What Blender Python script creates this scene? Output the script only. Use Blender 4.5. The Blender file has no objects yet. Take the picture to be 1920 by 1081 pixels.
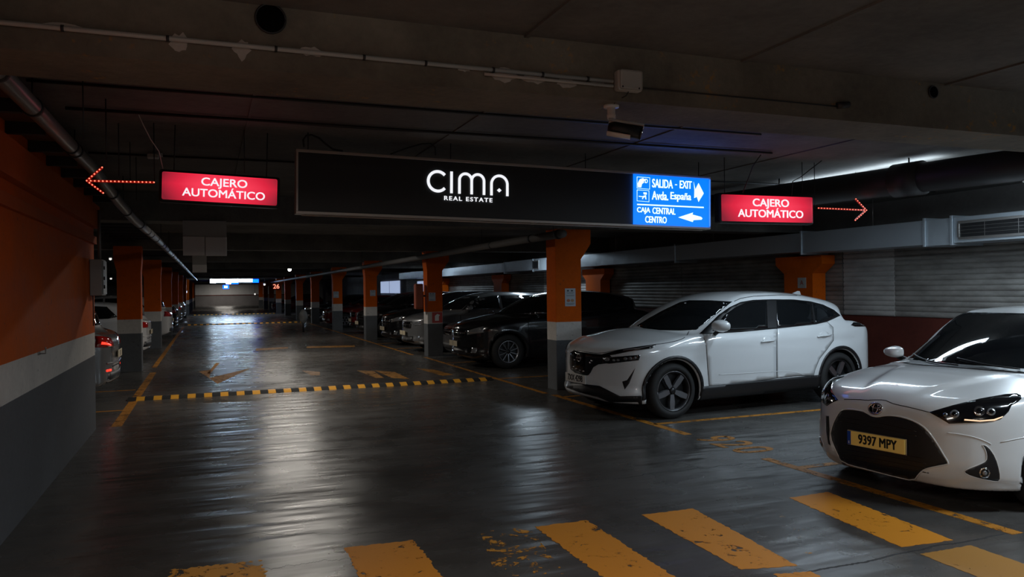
import bpy, bmesh, math, random
import numpy as np
from mathutils import Vector, Matrix, geometry
random.seed(7)
SC = bpy.context.scene
COL = SC.collection
# ---------------------------------------------------------------- camera
F_PX, CAM_H, CX, CY = 1460., 1.62, 960., 540.5
def _basis():
    Yd = np.array([390-CX, -(548-CY), F_PX]); Yd /= np.linalg.norm(Yd)
    Xd = np.array([4700-CX, -(495-CY), F_PX]); Xd -= Xd.dot(Yd)*Yd; Xd /= np.linalg.norm(Xd)
    Zd = np.cross(Yd, Xd)
    if Zd[1] < 0: Zd = -Zd
    return np.array([Xd, Yd, Zd])
RW = _basis()
CAMP = np.array([0, 0, CAM_H])
def ray(u, v): return RW @ np.array([u-CX, -(v-CY), F_PX])
def on(ax, u, v, val):
    d = ray(u, v); return CAMP + (val-CAMP[ax])/d[ax]*d
def fl(u, v, z=0.): return on(2, u, v, z)
cam = bpy.data.objects.new('camera', bpy.data.cameras.new('camera')); COL.objects.link(cam)
M = Matrix.Identity(4)
for i in range(3):
    M[i][0] = RW[i][0]; M[i][1] = RW[i][1]; M[i][2] = -RW[i][2]; M[i][3] = CAMP[i]
cam.matrix_world = M
cam.data.sensor_width = 36; cam.data.lens = 36*F_PX/1920
cam.data.clip_end = 400; cam.data.clip_start = .05
SC.camera = cam
# ---------------------------------------------------------------- world, exposure
W = bpy.data.worlds.new('world'); SC.world = W; W.use_nodes = True
W.node_tree.nodes['Background'].inputs[0].default_value = (.6, .7, .85, 1)
W.node_tree.nodes['Background'].inputs[1].default_value = .004
SC.view_settings.view_transform = 'Standard'; SC.view_settings.look = 'None'
SC.view_settings.gamma = 1; SC.view_settings.exposure = 0.0
SC.view_settings.use_curve_mapping = False
# ---------------------------------------------------------------- lamps (x, y, z, length, axis, watts, colour)
COOL = (.70, .86, 1.); NEUT = (1., .93, .84)
LAMPS = [   # last value: share of upward light added to brighten ceiling and beams
    (6.98, 6.92, 2.70, 2.2, 'Y', 40, COOL, .3), (8.5, 5.7, 2.66, .8, 'X', 60, COOL, .25),
    (.7, 1.1, 2.48, 1.5, 'X', 72, NEUT, .26), (2.4, -3.6, 2.50, 2.4, 'X', 74, NEUT, .2), (6.3, 2.2, 2.6, 1.5, 'X', 110, (.74, .88, 1.), .1),  # first and last are fill lamps, added to brighten left wall and crossover side
    (1.35, 12.6, 2.80, 1.1, 'X', 50, NEUT, 0), (1.85, 19.9, 2.80, 1.1, 'X', 70, NEUT, 0),
    (2.0, 27.1, 2.80, 1.1, 'X', 40, NEUT, 0), (1.9, 41.6, 2.80, 1.1, 'X', 40, NEUT, 0), (1.8, 56.1, 2.80, 1.1, 'X', 44, NEUT, 0),
    (1.8, 78.1, 2.80, 1.2, 'X', 70, NEUT, 0), (1.8, 101.0, 2.80, 1.8, 'X', 100, NEUT, 0),  # the last one is added to brighten the far wall
    (8.6, 20.6, 2.70, 1.5, 'Y', 36, COOL, .1), (8.6, 31.0, 2.70, 1.5, 'Y', 30, COOL, 0),
    (-5.5, 20.0, 2.80, 1.5, 'X', 16, COOL, 0), (-5.5, 34.0, 2.80, 1.5, 'X', 24, NEUT, 0),
]
# ---------------------------------------------------------------- helpers
def link(o, parent=None):
    COL.objects.link(o)
    if parent is not None: o.parent = parent
    return o
def mk(name, verts, faces, mat=None, parent=None, smooth=False):
    me = bpy.data.meshes.new(name)
    me.from_pydata([tuple(map(float, v)) for v in verts], [], [tuple(map(int, f)) for f in faces])
    if smooth: me.polygons.foreach_set('use_smooth', [True]*len(me.polygons))
    me.update()
    o = bpy.data.objects.new(name, me)
    if mat: me.materials.append(mat)
    return link(o, parent)
def tag(o, label=None, cat=None, group=None, kind=None):
    if label: o['label'] = label
    if cat: o['category'] = cat
    if group: o['group'] = group
    if kind: o['kind'] = kind
    return o
def thing(name, label, cat, loc=(0, 0, 0), rz=0, group=None):
    o = bpy.data.objects.new(name, None); o.location = loc; o.rotation_euler = (0, 0, rz)
    o.empty_display_size = .1
    return link(tag(o, label, cat, group))
def frombm(name, bm, mat=None, parent=None, smooth=False):
    me = bpy.data.meshes.new(name); bm.to_mesh(me); bm.free()
    if smooth: me.polygons.foreach_set('use_smooth', [True]*len(me.polygons))
    if mat: me.materials.append(mat)
    return link(bpy.data.objects.new(name, me), parent)
def addbox(bm, a, b, bev=0, seg=2):
    x0, y0, z0 = a; x1, y1, z1 = b
    vs = [bm.verts.new(p) for p in ((x0,y0,z0),(x1,y0,z0),(x1,y1,z0),(x0,y1,z0),(x0,y0,z1),(x1,y0,z1),(x1,y1,z1),(x0,y1,z1))]
    fs = [bm.faces.new([vs[i] for i in f]) for f in ((0,3,2,1),(4,5,6,7),(0,1,5,4),(1,2,6,5),(2,3,7,6),(3,0,4,7))]
    if bev:
        es = list({e for f in fs for e in f.edges})
        bmesh.ops.bevel(bm, geom=es, offset=bev, segments=seg, affect='EDGES', profile=.5)
def box(name, a, b, mat, parent=None, bev=0, seg=2, smooth=False):
    a, b = [min(p, q) for p, q in zip(a, b)], [max(p, q) for p, q in zip(a, b)]
    bm = bmesh.new(); addbox(bm, a, b, bev, seg); return frombm(name, bm, mat, parent, smooth)
def tube_geo(pts, r, n=10, cap=True):
    pts = [Vector(p) for p in pts]; vs = []; fs = []
    up = None
    for i, p in enumerate(pts):
        t = (pts[min(i+1, len(pts)-1)]-pts[max(i-1, 0)]).normalized()
        if up is None: up = t.orthogonal().normalized()
        else: up = (up - t*up.dot(t)).normalized()
        s = t.cross(up); rr = r[i] if hasattr(r, '__len__') else r
        for k in range(n):
            a = 2*math.pi*k/n; vs.append(p+(up*math.cos(a)+s*math.sin(a))*rr)
    for i in range(len(pts)-1):
        for k in range(n):
            fs.append((i*n+k, i*n+(k+1) % n, (i+1)*n+(k+1) % n, (i+1)*n+k))
    if cap: fs.append(tuple(range(n-1, -1, -1))); fs.append(tuple((len(pts)-1)*n+k for k in range(n)))
    return vs, fs
def tube(name, pts, r, mat, parent=None, n=10):
    vs, fs = tube_geo(pts, r, n); return mk(name, vs, fs, mat, parent, True)
def tubes(name, lst, mat, parent=None, n=8):
    V, Fc = [], []
    for pts, r in lst:
        vs, fs = tube_geo(pts, r, n); b = len(V); V += vs; Fc += [tuple(i+b for i in f) for f in fs]
    return mk(name, V, Fc, mat, parent, True)
def prism(name, poly, origin, ex, ey, th, mat, parent=None):
    """flat polygon (2D) in the plane origin+ex,ey, extruded by th along ex x ey"""
    o = Vector(origin); ex = Vector(ex); ey = Vector(ey); n = ex.cross(ey).normalized()
    bm = bmesh.new()
    top = [bm.verts.new(o+ex*x+ey*y+n*th) for x, y in poly]
    bot = [bm.verts.new(o+ex*x+ey*y) for x, y in poly]
    bm.faces.new(top); bm.faces.new(bot[::-1])
    for i in range(len(poly)):
        j = (i+1) % len(poly); bm.faces.new((bot[i], bot[j], top[j], top[i]))
    bmesh.ops.recalc_face_normals(bm, faces=bm.faces)
    bmesh.ops.triangulate(bm, faces=[f for f in bm.faces if len(f.verts) > 4])
    return frombm(name, bm, mat, parent)
def text(name, s, size, mat, parent, origin, ex, ey, sx=1., depth=.002, bold=0., align='CENTER', spacing=1.):
    cu = bpy.data.curves.new('t', 'FONT'); cu.body = s; cu.size = size; cu.align_x = align; cu.align_y = 'CENTER'
    cu.extrude = depth/2; cu.space_character = spacing; cu.resolution_u = 6
    t = bpy.data.objects.new('t', cu); COL.objects.link(t)
    bpy.context.view_layer.update()
    me = bpy.data.meshes.new_from_object(t.evaluated_get(bpy.context.evaluated_depsgraph_get()))
    bpy.data.objects.remove(t)
    ex = Vector(ex).normalized(); ey = Vector(ey).normalized(); n = ex.cross(ey)
    co = [v.co.copy() for v in me.vertices]; fs = [tuple(p.vertices) for p in me.polygons]; V = []; Fc = []
    sh = [(0, 0)] if not bold else [(-bold, -bold*.6), (bold, -bold*.6), (-bold, bold*.6), (bold, bold*.6)]
    for i, (dx, dz) in enumerate(sh):
        b = len(V); V += [Vector(origin)+ex*(c.x*sx+dx)+ey*(c.y+dz)+n*(c.z+depth/2+i*depth*.02) for c in co]; Fc += [tuple(q+b for q in f) for f in fs]
    return mk(name, V, Fc, mat, parent)
# ---------------------------------------------------------------- materials
def mat(name, col, rough=.5, metal=0, coat=0, emis=None, es=0, spec=.5):
    m = bpy.data.materials.new(name); m.use_nodes = True; b = m.node_tree.nodes['Principled BSDF']
    b.inputs['Base Color'].default_value = (*col, 1); b.inputs['Roughness'].default_value = rough
    b.inputs['Metallic'].default_value = metal; b.inputs['Coat Weight'].default_value = coat
    b.inputs['Coat Roughness'].default_value = .04; b.inputs['Specular IOR Level'].default_value = spec
    if emis: b.inputs['Emission Color'].default_value = (*emis, 1); b.inputs['Emission Strength'].default_value = es
    return m
class NT:
    def __init__(s, m): s.m = m; s.t = m.node_tree; s.b = s.t.nodes['Principled BSDF']
    def n(s, typ, **kw):
        nd = s.t.nodes.new(typ)
        for k, v in kw.items(): setattr(nd, k, v)
        return nd
    def l(s, a, b): s.t.links.new(a, b)
    def math(s, op, a, b=None, c=None, clamp=False):
        nd = s.n('ShaderNodeMath', operation=op); nd.use_clamp = clamp
        for i, v in enumerate((a, b, c)):
            if v is None: continue
            if isinstance(v, (int, float)): nd.inputs[i].default_value = v
            else: s.l(v, nd.inputs[i])
        return nd.outputs[0]
    def pos(s):
        if not hasattr(s, '_p'): s._p = s.n('ShaderNodeNewGeometry').outputs['Position']
        return s._p
    def xyz(s):
        if not hasattr(s, '_x'):
            k = s.n('ShaderNodeSeparateXYZ'); s.l(s.pos(), k.inputs[0]); s._x = k.outputs
        return s._x
    def noise(s, scale, detail=4, rough=.55, vec=(1, 1, 1), off=(0, 0, 0), dist=0):
        mp = s.n('ShaderNodeMapping'); mp.inputs['Scale'].default_value = vec; mp.inputs['Location'].default_value = off
        s.l(s.pos(), mp.inputs[0]); nd = s.n('ShaderNodeTexNoise'); s.l(mp.outputs[0], nd.inputs['Vector'])
        nd.inputs['Scale'].default_value = scale; nd.inputs['Detail'].default_value = detail
        nd.inputs['Roughness'].default_value = rough; nd.inputs['Distortion'].default_value = dist
        return nd.outputs['Fac']
    def ramp(s, f, stops):
        nd = s.n('ShaderNodeValToRGB'); e = nd.color_ramp.elements
        while len(e) < len(stops): e.new(.5)
        for k, (p, c) in zip(e, stops):
            k.position = p; k.color = (*c, 1) if hasattr(c, '__len__') else (c, c, c, 1)
        s.l(f, nd.inputs[0]); return nd.outputs[0]
    def mix(s, f, a, b):
        nd = s.n('ShaderNodeMix', data_type='RGBA')
        if isinstance(f, (int, float)): nd.inputs[0].default_value = f
        else: s.l(f, nd.inputs[0])
        for i, v in ((6, a), (7, b)):
            if isinstance(v, tuple): nd.inputs[i].default_value = (*v, 1)
            else: s.l(v, nd.inputs[i])
        return nd.outputs[2]
    def bump(s, f, strength=.2, dist=.01):
        nd = s.n('ShaderNodeBump'); nd.inputs['Strength'].default_value = strength; nd.inputs['Distance'].default_value = dist
        s.l(f, nd.inputs['Height']); s.l(nd.outputs[0], s.b.inputs['Normal'])
def concrete(name, c0, c1, rough=.85, scale=1.2, bump=.3, stain=None):
    m = mat(name, c0, rough, spec=.3); k = NT(m)
    a = k.noise(scale, 6, .6); b = k.noise(scale*14, 4, .6, off=(5, 2, 1))
    f = k.math('ADD', k.math('MULTIPLY', a, .75), k.math('MULTIPLY', b, .25))
    c = k.ramp(f, [(.35, c0), (.65, c1)])
    if stain:
        s = k.ramp(k.noise(2.2, 5, .75, off=(9, 3, 4)), [(.56, 0.), (.66, 1.)])
        s2 = k.ramp(k.noise(22, 3, .6, off=(1, 7, 2)), [(.55, 0.), (.62, 1.)])
        c = k.mix(k.math('MULTIPLY', s, s2), c, stain)
    k.l(c, k.b.inputs['Base Color']); k.bump(b, bump, .01)
    return m
def banded(name, z0, z1, orange, white, grey):
    m = mat(name, orange, .85, spec=.12); k = NT(m); z = k.xyz()[2]
    nz = k.math('MULTIPLY', k.math('SUBTRACT', k.noise(40, 2), .5), .004)
    zz = k.math('ADD', z, nz)
    big = k.noise(1.3, 6, .65); fine = k.noise(24, 4, .6, off=(3, 3, 3))
    spot = k.ramp(k.noise(15, 3, .5, off=(7, 1, 5)), [(.68, 0.), (.72, 1.)])
    vary = k.ramp(k.math('ADD', k.math('MULTIPLY', big, .7), k.math('MULTIPLY', fine, .3)), [(.3, .72), (.7, 1.05)])
    c = k.mix(k.math('GREATER_THAN', zz, z0), grey, white)
    c = k.mix(k.math('GREATER_THAN', zz, z1), c, orange)
    mu = k.n('ShaderNodeMix', data_type='RGBA', blend_type='MULTIPLY'); mu.inputs[0].default_value = 1
    k.l(c, mu.inputs[6]); k.l(vary, mu.inputs[7])
    c = k.mix(k.math('MULTIPLY', spot, .5), mu.outputs[2], (.06, .055, .05))
    k.l(c, k.b.inputs['Base Color']); k.bump(fine, .15, .006)
    k.l(k.ramp(big, [(.3, .55), (.7, .8)]), k.b.inputs['Roughness'])
    return m
ORANGE = (.66, .115, .003)
M_wall = banded('painted wall', .89, 1.16, ORANGE, (.74, .70, .65), (.135, .14, .15))
M_col = banded('painted column', .79, 1.08, ORANGE, (.68, .65, .61), (.14, .15, .16))
M_ceil = concrete('ceiling concrete', (.10, .095, .088), (.19, .18, .165), bump=.4)
M_beam = concrete('beam concrete', (.12, .11, .09), (.22, .20, .16), scale=1.8, bump=.6, stain=(.42, .22, .05))
M_beam2 = concrete('beam concrete plain', (.10, .097, .09), (.19, .185, .17), scale=1.8, bump=.5)
M_plaster = concrete('plaster', (.42, .41, .38), (.58, .56, .52), scale=6)
M_darkred = concrete('dark red paint', (.06, .012, .008), (.10, .02, .012), rough=.7)
M_galv = mat('galvanised duct', (.46, .52, .57), .40, .5)
k = NT(M_galv); k.l(k.ramp(k.noise(9, 4, .6, off=(2, 2, 2)), [(.35, .28), (.7, .5)]), k.b.inputs['Roughness']); k.bump(k.noise(3, 2), .25, .02)
M_corr = mat('weathered corrugated sheet', (.26, .25, .235), .55, .25)
k = NT(M_corr); k.l(k.ramp(k.noise(2.0, 6, .65, vec=(1, 1, 3)), [(.3, (.14, .13, .12)), (.7, (.30, .29, .27))]), k.b.inputs['Base Color'])
M_corrL = mat('light corrugated sheet', (.46, .45, .43), .5, .25)
k = NT(M_corrL); k.l(k.ramp(k.noise(2.0, 6, .65, vec=(1, 1, 3)), [(.3, (.32, .31, .30)), (.7, (.52, .51, .49))]), k.b.inputs['Base Color'])
M_black = mat('black plastic', (.008, .008, .009), .45)
M_gloss = mat('gloss black', (.004, .004, .005), .12, coat=.6)
M_rubber = mat('rubber', (.012, .012, .012), .75)
M_dpipe = mat('dark pipe', (.022, .022, .024), .5)
M_pipe = mat('grey pipe', (.24, .23, .22), .35, .3)
M_svc = mat('matt grey pipe', (.13, .125, .12), .65)
M_conduit = mat('grey conduit', (.45, .44, .42), .5)
M_steel = mat('steel', (.5, .48, .46), .3, .9)
M_boxpl = mat('grey box plastic', (.40, .40, .38), .5)
M_white = mat('white enamel', (.75, .74, .72), .35)
M_chrome = mat('chrome', (.75, .75, .77), .12, 1)
M_glass = mat('tinted glass', (.006, .007, .008), .03, spec=.8)
M_lens = mat('clear lens', (.35, .36, .38), .08, .7)
M_tail = mat('tail light red', (.30, .008, .006), .12, coat=.5)
M_taillit = mat('lit tail light', (.5, .01, .01), .2, emis=(1., .04, .02), es=1.6)
M_drl = mat('headlamp light strip', (.8, .6, .4), .3, emis=(1., .62, .38), es=.9)
M_rimdark = mat('dark alloy', (.02, .02, .022), .35, .4)
M_rim = mat('machined alloy', (.32, .32, .34), .3, .9)
M_seam = mat('panel gap', (.004, .004, .004), .7, spec=.1)
M_paintW = mat('white car paint', (.60, .60, .59), .32, coat=1.0)
M_paintQ = mat('white pearl paint', (.64, .66, .67), .34, coat=1.0)
M_yellow = mat('lane paint', (.62, .27, .02), .6)
k = NT(M_yellow)
chips = k.ramp(k.math('ADD', k.math('MULTIPLY', k.noise(3.5, 8, .8, dist=.8), .62), k.math('MULTIPLY', k.noise(18, 4, .7), .38)), [(.385, 0.), (.40, 1.)])
k.l(k.mix(chips, (.05, .047, .043), k.ramp(k.noise(2, 5), [(.3, (.52, .21, .015)), (.7, (.74, .33, .03))])), k.b.inputs['Base Color'])
k.l(k.ramp(chips, [(0, .4), (1, .6)]), k.b.inputs['Roughness'])
def worn(name, lo, hi, col=(.55, .24, .02)):
    m = mat(name, col, .6); k = NT(m)
    c = k.ramp(k.math('ADD', k.math('MULTIPLY', k.noise(3.5, 8, .8, dist=1.), .6), k.math('MULTIPLY', k.noise(14, 5, .7), .4)), [(lo, 0.), (hi, 1.)])
    tr = k.n('ShaderNodeBsdfTransparent'); mx = k.n('ShaderNodeMixShader')
    k.l(c, mx.inputs[0]); k.l(tr.outputs[0], mx.inputs[1]); k.l(k.b.outputs[0], mx.inputs[2])
    k.l(mx.outputs[0], k.t.nodes['Material Output'].inputs[0]); return m
M_zebra = worn('zebra paint', .425, .437, (.66, .25, .012))
M_flecks = worn('faded zebra paint', .60, .615, (.62, .28, .03))
M_line = worn('bay line paint', .42, .49, (.42, .165, .012))
M_ylw = mat('yellow rubber', (.70, .33, .03), .5)
M_floor = mat('polished concrete floor', (.05, .05, .05), .3, spec=.55)
k = NT(M_floor)
big = k.noise(.55, 6, .6); mid = k.noise(2.4, 3, .5, off=(4, 8, 0)); fine = k.noise(30, 4, .6)
c = k.ramp(k.math('ADD', k.math('MULTIPLY', big, .6), k.math('MULTIPLY', k.noise(3.1, 6, .65, off=(4, 8, 0)), .4)), [(.35, (.052, .048, .044)), (.65, (.10, .094, .087))])
X, Yc, _ = k.xyz()
crk = None
for (y0, sl, amp, sc, w, x0, x1) in ((3.47, .01, .10, .8, .010, 1.9, 9), (6.05, -.05, .22, .9, .006, -.6, 6), (4.75, .12, .35, 1.3, .004, -1.3, 1.0), (7.9, .02, .25, .7, .006, -1.3, 4.6), (5.55, -.3, .3, 1.6, .004, 0, 1.5), (10.6, .0, .3, .6, .007, 0, 5), (21, 0, .4, .4, .012, -1, 5), (30, 0, .4, .4, .015, -1, 5)):
    nz = k.noise(sc, 9, .72, off=(y0, 3*y0, 0), vec=(1, 0, 0))
    ln = k.math('ADD', k.math('MULTIPLY', X, sl), k.math('MULTIPLY', k.math('SUBTRACT', nz, .5), amp*2))
    d = k.math('ABSOLUTE', k.math('SUBTRACT', k.math('SUBTRACT', Yc, y0), ln))
    f = k.math('LESS_THAN', d, w)
    f = k.math('MULTIPLY', f, k.math('MULTIPLY', k.math('GREATER_THAN', X, x0), k.math('LESS_THAN', X, x1)))
    crk = f if crk is None else k.math('MAXIMUM', crk, f)
c = k.mix(k.math('MULTIPLY', crk, .8), c, (.012, .011, .01))
k.l(c, k.b.inputs['Base Color'])
k.l(k.math('ADD', k.ramp(k.math('ADD', k.math('MULTIPLY', mid, .5), k.math('MULTIPLY', big, .5)), [(.35, .21), (.68, .36)]), k.math('MULTIPLY', crk, .4)), k.b.inputs['Roughness'])
wav = k.noise(1.7, 1.5, .4, vec=(.6, 2.4, 1)); wv2 = k.noise(6, 1, .4, vec=(.5, 2.2, 1))
k.bump(k.math('SUBTRACT', k.math('ADD', k.math('MULTIPLY', wav, 1.0), k.math('ADD', k.math('MULTIPLY', wv2, .16), k.math('MULTIPLY', fine, .001))), 0.), .55, .035)
# ================================================================= SETTING
def struct(name, a, b, m, **kw): return tag(box(name, a, b, m, **kw), kind='structure')
floor = struct('floor', (-13, -8, -.2), (12.2, 110, 0), M_floor)
ceiling = struct('ceiling', (-13, -8, 2.92), (12.2, 110, 3.12), M_ceil)
for i, x in enumerate((-.4, 1.54, 2.89, 4.5, 6.4)):
    box('formwork_seam', (x-.012, -6, 2.908), (x+.012, 3.7, 2.921), M_ceil, ceiling)
for i, x in enumerate((.3, 1.9, 3.6, 5.4)):
    box('formwork_seam', (x-.01, 4.19, 2.91), (x+.01, 11.2, 2.921), M_ceil, ceiling)
wl = struct('wall_left', (-1.57, -6, 0), (-1.27, 10.52, 2.92), M_wall)
M_wallplain = concrete('orange wall top', (.42, .075, .006), (.52, .10, .008), rough=.75)
box('wall_ledge', (-1.275, -6, 2.21), (-1.235, 10.5, 2.30), M_wallplain, wl)
box('wall_ledge', (-1.275, -6, 2.40), (-1.20, 10.5, 2.66), M_wallplain, wl)
hk = thing('wall_hook', 'small rusty metal hook on the white band of the orange wall', 'hook', (-1.27, *on(0, 72, 658, -1.27)[1:]), 0)
tube('hook_bar', [(0, 0, -.02), (.05, 0, -.02), (.05, 0, .03)], .006, M_pipe, hk); box('hook_plate', (0, -.035, -.03), (.008, .035, -.005), M_pipe, hk)
wr = struct('wall_right', (9.95, -8, 0), (10.2, 110, 2.92), concrete('right wall', (.10, .098, .095), (.16, .155, .15)))
dado = box('dado_paint', (9.93, -8, 0), (9.951, 60, 1.12), M_darkred, wr)
wf = struct('wall_back', (-13, 104, 0), (12.2, 104.3, 2.92), concrete('far wall', (.42, .42, .42), (.5, .5, .5)))
box('dado_paint', (-13, 103.97, 0), (12, 104, 1.2), concrete('far dado', (.16, .15, .15), (.2, .19, .19)), wf)
box('red_line', (-13, 103.95, 1.2), (12, 104, 1.30), M_darkred, wf)
M_redfar = mat('far red wall', (.20, .02, .01), .7)
struct('wall_far_left', (-13.0, -8, 0), (-12.8, 110, 2.92), concrete('left far wall', (.10, .10, .10), (.16, .16, .16)))
struct('wall_behind', (-13, -8.2, 0), (12.2, -8, 2.92), concrete('rear wall', (.12, .12, .12), (.18, .18, .18)))
struct('wall_left_partition', (-12.8, 40.06, 0), (-5.6, 40.3, 2.92), M_redfar)
# corrugated sheets on the right wall
def corrugated(y0, y1, z0, z1, m, x=9.93, pitch=.078, amp=.016, lab=None):
    n = int(round((z1-z0)/pitch)); vs = []; fs = []; seg = 6
    prof = []
    for i in range(n):
        for s in range(seg):
            t = s/seg; prof.append((z0+(i+t)*pitch, amp*(abs(math.sin(math.pi*t))**.6)))
    prof.append((z0+n*pitch, 0))
    for z, d in prof:
        vs += [(x-d-.012, y0, z), (x-d-.012, y1, z)]
    for i in range(len(prof)-1): fs.append((2*i, 2*i+1, 2*i+3, 2*i+2))
    b = len(vs)
    for z, d in prof: vs += [(x, y0, z), (x, y1, z)]
    for i in range(len(prof)-1):
        fs.append((b+2*i, b+2*i+2, b+2*i+3, b+2*i+1)); fs.append((2*i, 2*i+2, b+2*i+2, b+2*i)); fs.append((2*i+1, b+2*i+1, b+2*i+3, 2*i+3))
    return mk('corrugated_sheet', vs, fs, m, wr, False)
for (y0, y1, mm, xo) in ((2.2, 5.6, M_corr, 0), (5.6, 9.1, M_corr, 0), (9.08, 10.12, M_corrL, .006), (10.14, 10.6, M_corr, 0), (11.1, 14.9, M_corr, 0), (14.9, 18.2, M_corr, 0), (19.1, 22.6, M_corrL, 0), (22.6, 26, M_corr, 0), (27, 33, M_corr, 0), (34.5, 41, M_corr, 0)):
    corrugated(y0, y1-.01, 1.12, 2.2, mm, 9.93-xo)
# ceiling beams with holes, patches
beam_y = [3.70]+[11.12+7.25*i for i in range(13)]
beams = []
for i, y in enumerate(beam_y):
    z = 2.625 if i == 0 else 2.56
    b = struct('trim_%d' % (i+1), (-12.8, y, z), (9.95, y+.46, 2.925), M_beam if i == 0 else M_beam2)
    beams.append(b)
    for o in (b,): pass
def disc(name, c, r, ax, m, parent, th=.01, n=28):
    a = Vector(ax).normalized()*th; return tube(name, [Vector(c), Vector(c)+a], r, m, parent, n)
for (u, v, r) in ((507, 36, .062), (1748, 173, .036)):
    p = on(1, u, v, 3.70)
    ring = [(p[0]+r*1.05*math.cos(t), 3.692, p[2]+r*1.05*math.sin(t)) for t in np.linspace(0, 2*math.pi, 29)]
    disc('pipe_sleeve', (p[0], 3.70, p[2]), r, (0, -1, 0), mat('sleeve hole shade', (.003, .003, .003), .9, spec=.05), beams[0], .012)  # solid black disc stands for the shaded inside of the hole
    tube('sleeve_rim', ring, .005, M_dpipe, beams[0], 6)
def blob(cx, cz, w, h, seed, n=16):
    r = random.Random(seed); return [(cx+w*.5*math.cos(2*math.pi*i/n)*r.uniform(.7, 1.15), cz+h*.5*math.sin(2*math.pi*i/n)*r.uniform(.6, 1.2)) for i in range(n)]
for i, (u, v, w, h) in enumerate(((118, 48, 50, 9), (336, 80, 32, 36), (453, 93, 28, 36), (583, 97, 42, 18), (686, 108, 26, 8), (868, 130, 26, 9), (946, 141, 54, 28), (1000, 147, 56, 22), (1062, 155, 52, 20), (1120, 155, 34, 16))):
    p = on(1, u, v, 3.7); s = 3.7/1460
    prism('plaster_patch', blob(p[0], p[2], w*s*1.05, h*s*1.05, i), (0, 3.7, 0), (1, 0, 0), (0, 0, 1), .003, M_plaster, beams[0])
# columns
def column(x0, y0, w, d, flareL, flareR, ztop=2.60, name='column'):
    """shaft with a capital that spreads sideways"""
    zs = 2.08; z2 = 2.33
    prof = [(x0, 0), (x0+w, 0), (x0+w, zs), (x0+w+flareR, z2), (x0+w+flareR, ztop), (x0-flareL, ztop), (x0-flareL, z2), (x0, zs)]
    prof = [p for i, p in enumerate(prof) if i == 0 or p != prof[i-1]]
    bm = bmesh.new(); f = [bm.verts.new((x, y0, z)) for x, z in prof]; b = [bm.verts.new((x, y0+d, z)) for x, z in prof]
    bm.faces.new(f); bm.faces.new(b[::-1])
    for i in range(len(prof)):
        j = (i+1) % len(prof); bm.faces.new((f[j], f[i], b[i], b[j]))
    bmesh.ops.recalc_face_normals(bm, faces=bm.faces)
    bmesh.ops.bevel(bm, geom=[e for e in bm.edges if abs(e.verts[0].co.y-e.verts[1].co.y) < 1e-5 and e.calc_length() > 1.], offset=.008, segments=1, affect='EDGES')
    return frombm(name, bm, M_col)
ordn = ['first', 'second', 'third', 'fourth', 'fifth', 'sixth', 'seventh', 'eighth', 'ninth', 'tenth', 'eleventh', 'twelfth']
rcols = []
for i in range(11):
    y = 11.28+7.15*i if i < 3 else 25.5+7.2*(i-2)
    x = 5.15 if i == 0 else (4.98 if i == 1 else 4.82)
    o = column(x, y, .45 if i == 0 else .38, .36, 0 if i == 0 else .03, .18)
    lab = {0: 'nearest orange, white and grey column, in front of the white crossover nose', 1: 'second column on the right with red extinguisher sign on its white band', 2: 'third column on the right, round reflection on its grey base'}.get(i)
    tag(o, lab or 'orange, white and grey column, %s along the right side of the aisle' % ordn[i], 'column', 'columns along the right side of the aisle'); rcols.append(o)
lcols = []
for i in range(11):
    y = 17.9+7.25*i
    o = column(-1.75, y, .45, .36, .06, .02)
    tag(o, 'orange, white and grey column, %s along the left side beyond the orange wall' % ordn[i], 'column', 'columns along the left side of the aisle'); lcols.append(o)
for i, (y0, y1) in enumerate(((10.5, 11.2), (18.2, 19.05), (25.6, 26.4), (33, 33.8))):
    yf = [(y0, 0), (y1, 0), (y1, 1.82), (y1+.22, 1.98), (y1+.22, 2.12), (y0-.22, 2.12), (y0-.22, 1.98), (y0, 1.82)]
    o = prism('pilaster', yf, (9.60, 0, 0), (0, 1, 0), (0, 0, 1), .28, M_col)
    tag(o, ['dark red pilaster on the right wall behind the rear of the white crossover', 'orange pilaster on right wall, seen just right of the nearest column', 'orange pilaster on the right wall behind the silver estate car', 'farthest orange pilaster on the right wall'][i], 'pilaster', 'pilasters on the right wall')
# capital of the visible near pilaster
pb = thing('notice', 'small grey notice on the dark red pilaster above the white crossover roof', 'notice', (9.598, 10.75, 1.66))
box('notice_sheet', (-.006, -.10, -.09), (0, .10, .09), M_boxpl, pb); text('symbol', 'A', .12, mat('notice ink', (.35, .05, .03), .6), pb, (-.007, 0, 0), (0, -1, 0), (0, 0, 1))
# posters
def poster(col, cx, cz, w, h, y, lab, pic=True):
    t = thing('poster', lab, 'poster', (cx, y, cz), 0, 'notices on the columns')
    box('sheet', (-w/2, -.004, -h/2), (w/2, 0, h/2), mat('poster paper', (.45, .50, .55), .5), t)
    ink = mat('poster ink', (.06, .07, .09), .6)
    bm = bmesh.new()
    for k_ in range(2): addbox(bm, (-w*.32+k_*w*.38, -.0055, h*.33), (-w*.32+k_*w*.38+w*.2, -.004, h*.41))
    for k_, (zz, wd) in enumerate(((.27, .36), (.22, .3), (.12, .40), (.08, .36), (-.33, .38), (-.37, .38), (-.41, .3))):
        addbox(bm, (-w*wd, -.0055, h*zz-h*.008), (w*wd, -.004, h*zz+h*.008))
    tag(frombm('print', bm, ink, t), kind='stuff')
    if pic:
        for k_ in range(2): prism('picture', [(.5*w*.34*math.cos(a), .5*h*.17*math.sin(a)) for a in np.linspace(0, 2*math.pi, 14)[:-1]], (-w*.19+k_*w*.38, -.0045, -h*.18), (1, 0, 0), (0, 0, 1), .002, mat('picture', ((.45, .13, .04) if k_ == 0 else (.40, .24, .12)), .5), t)
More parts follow.
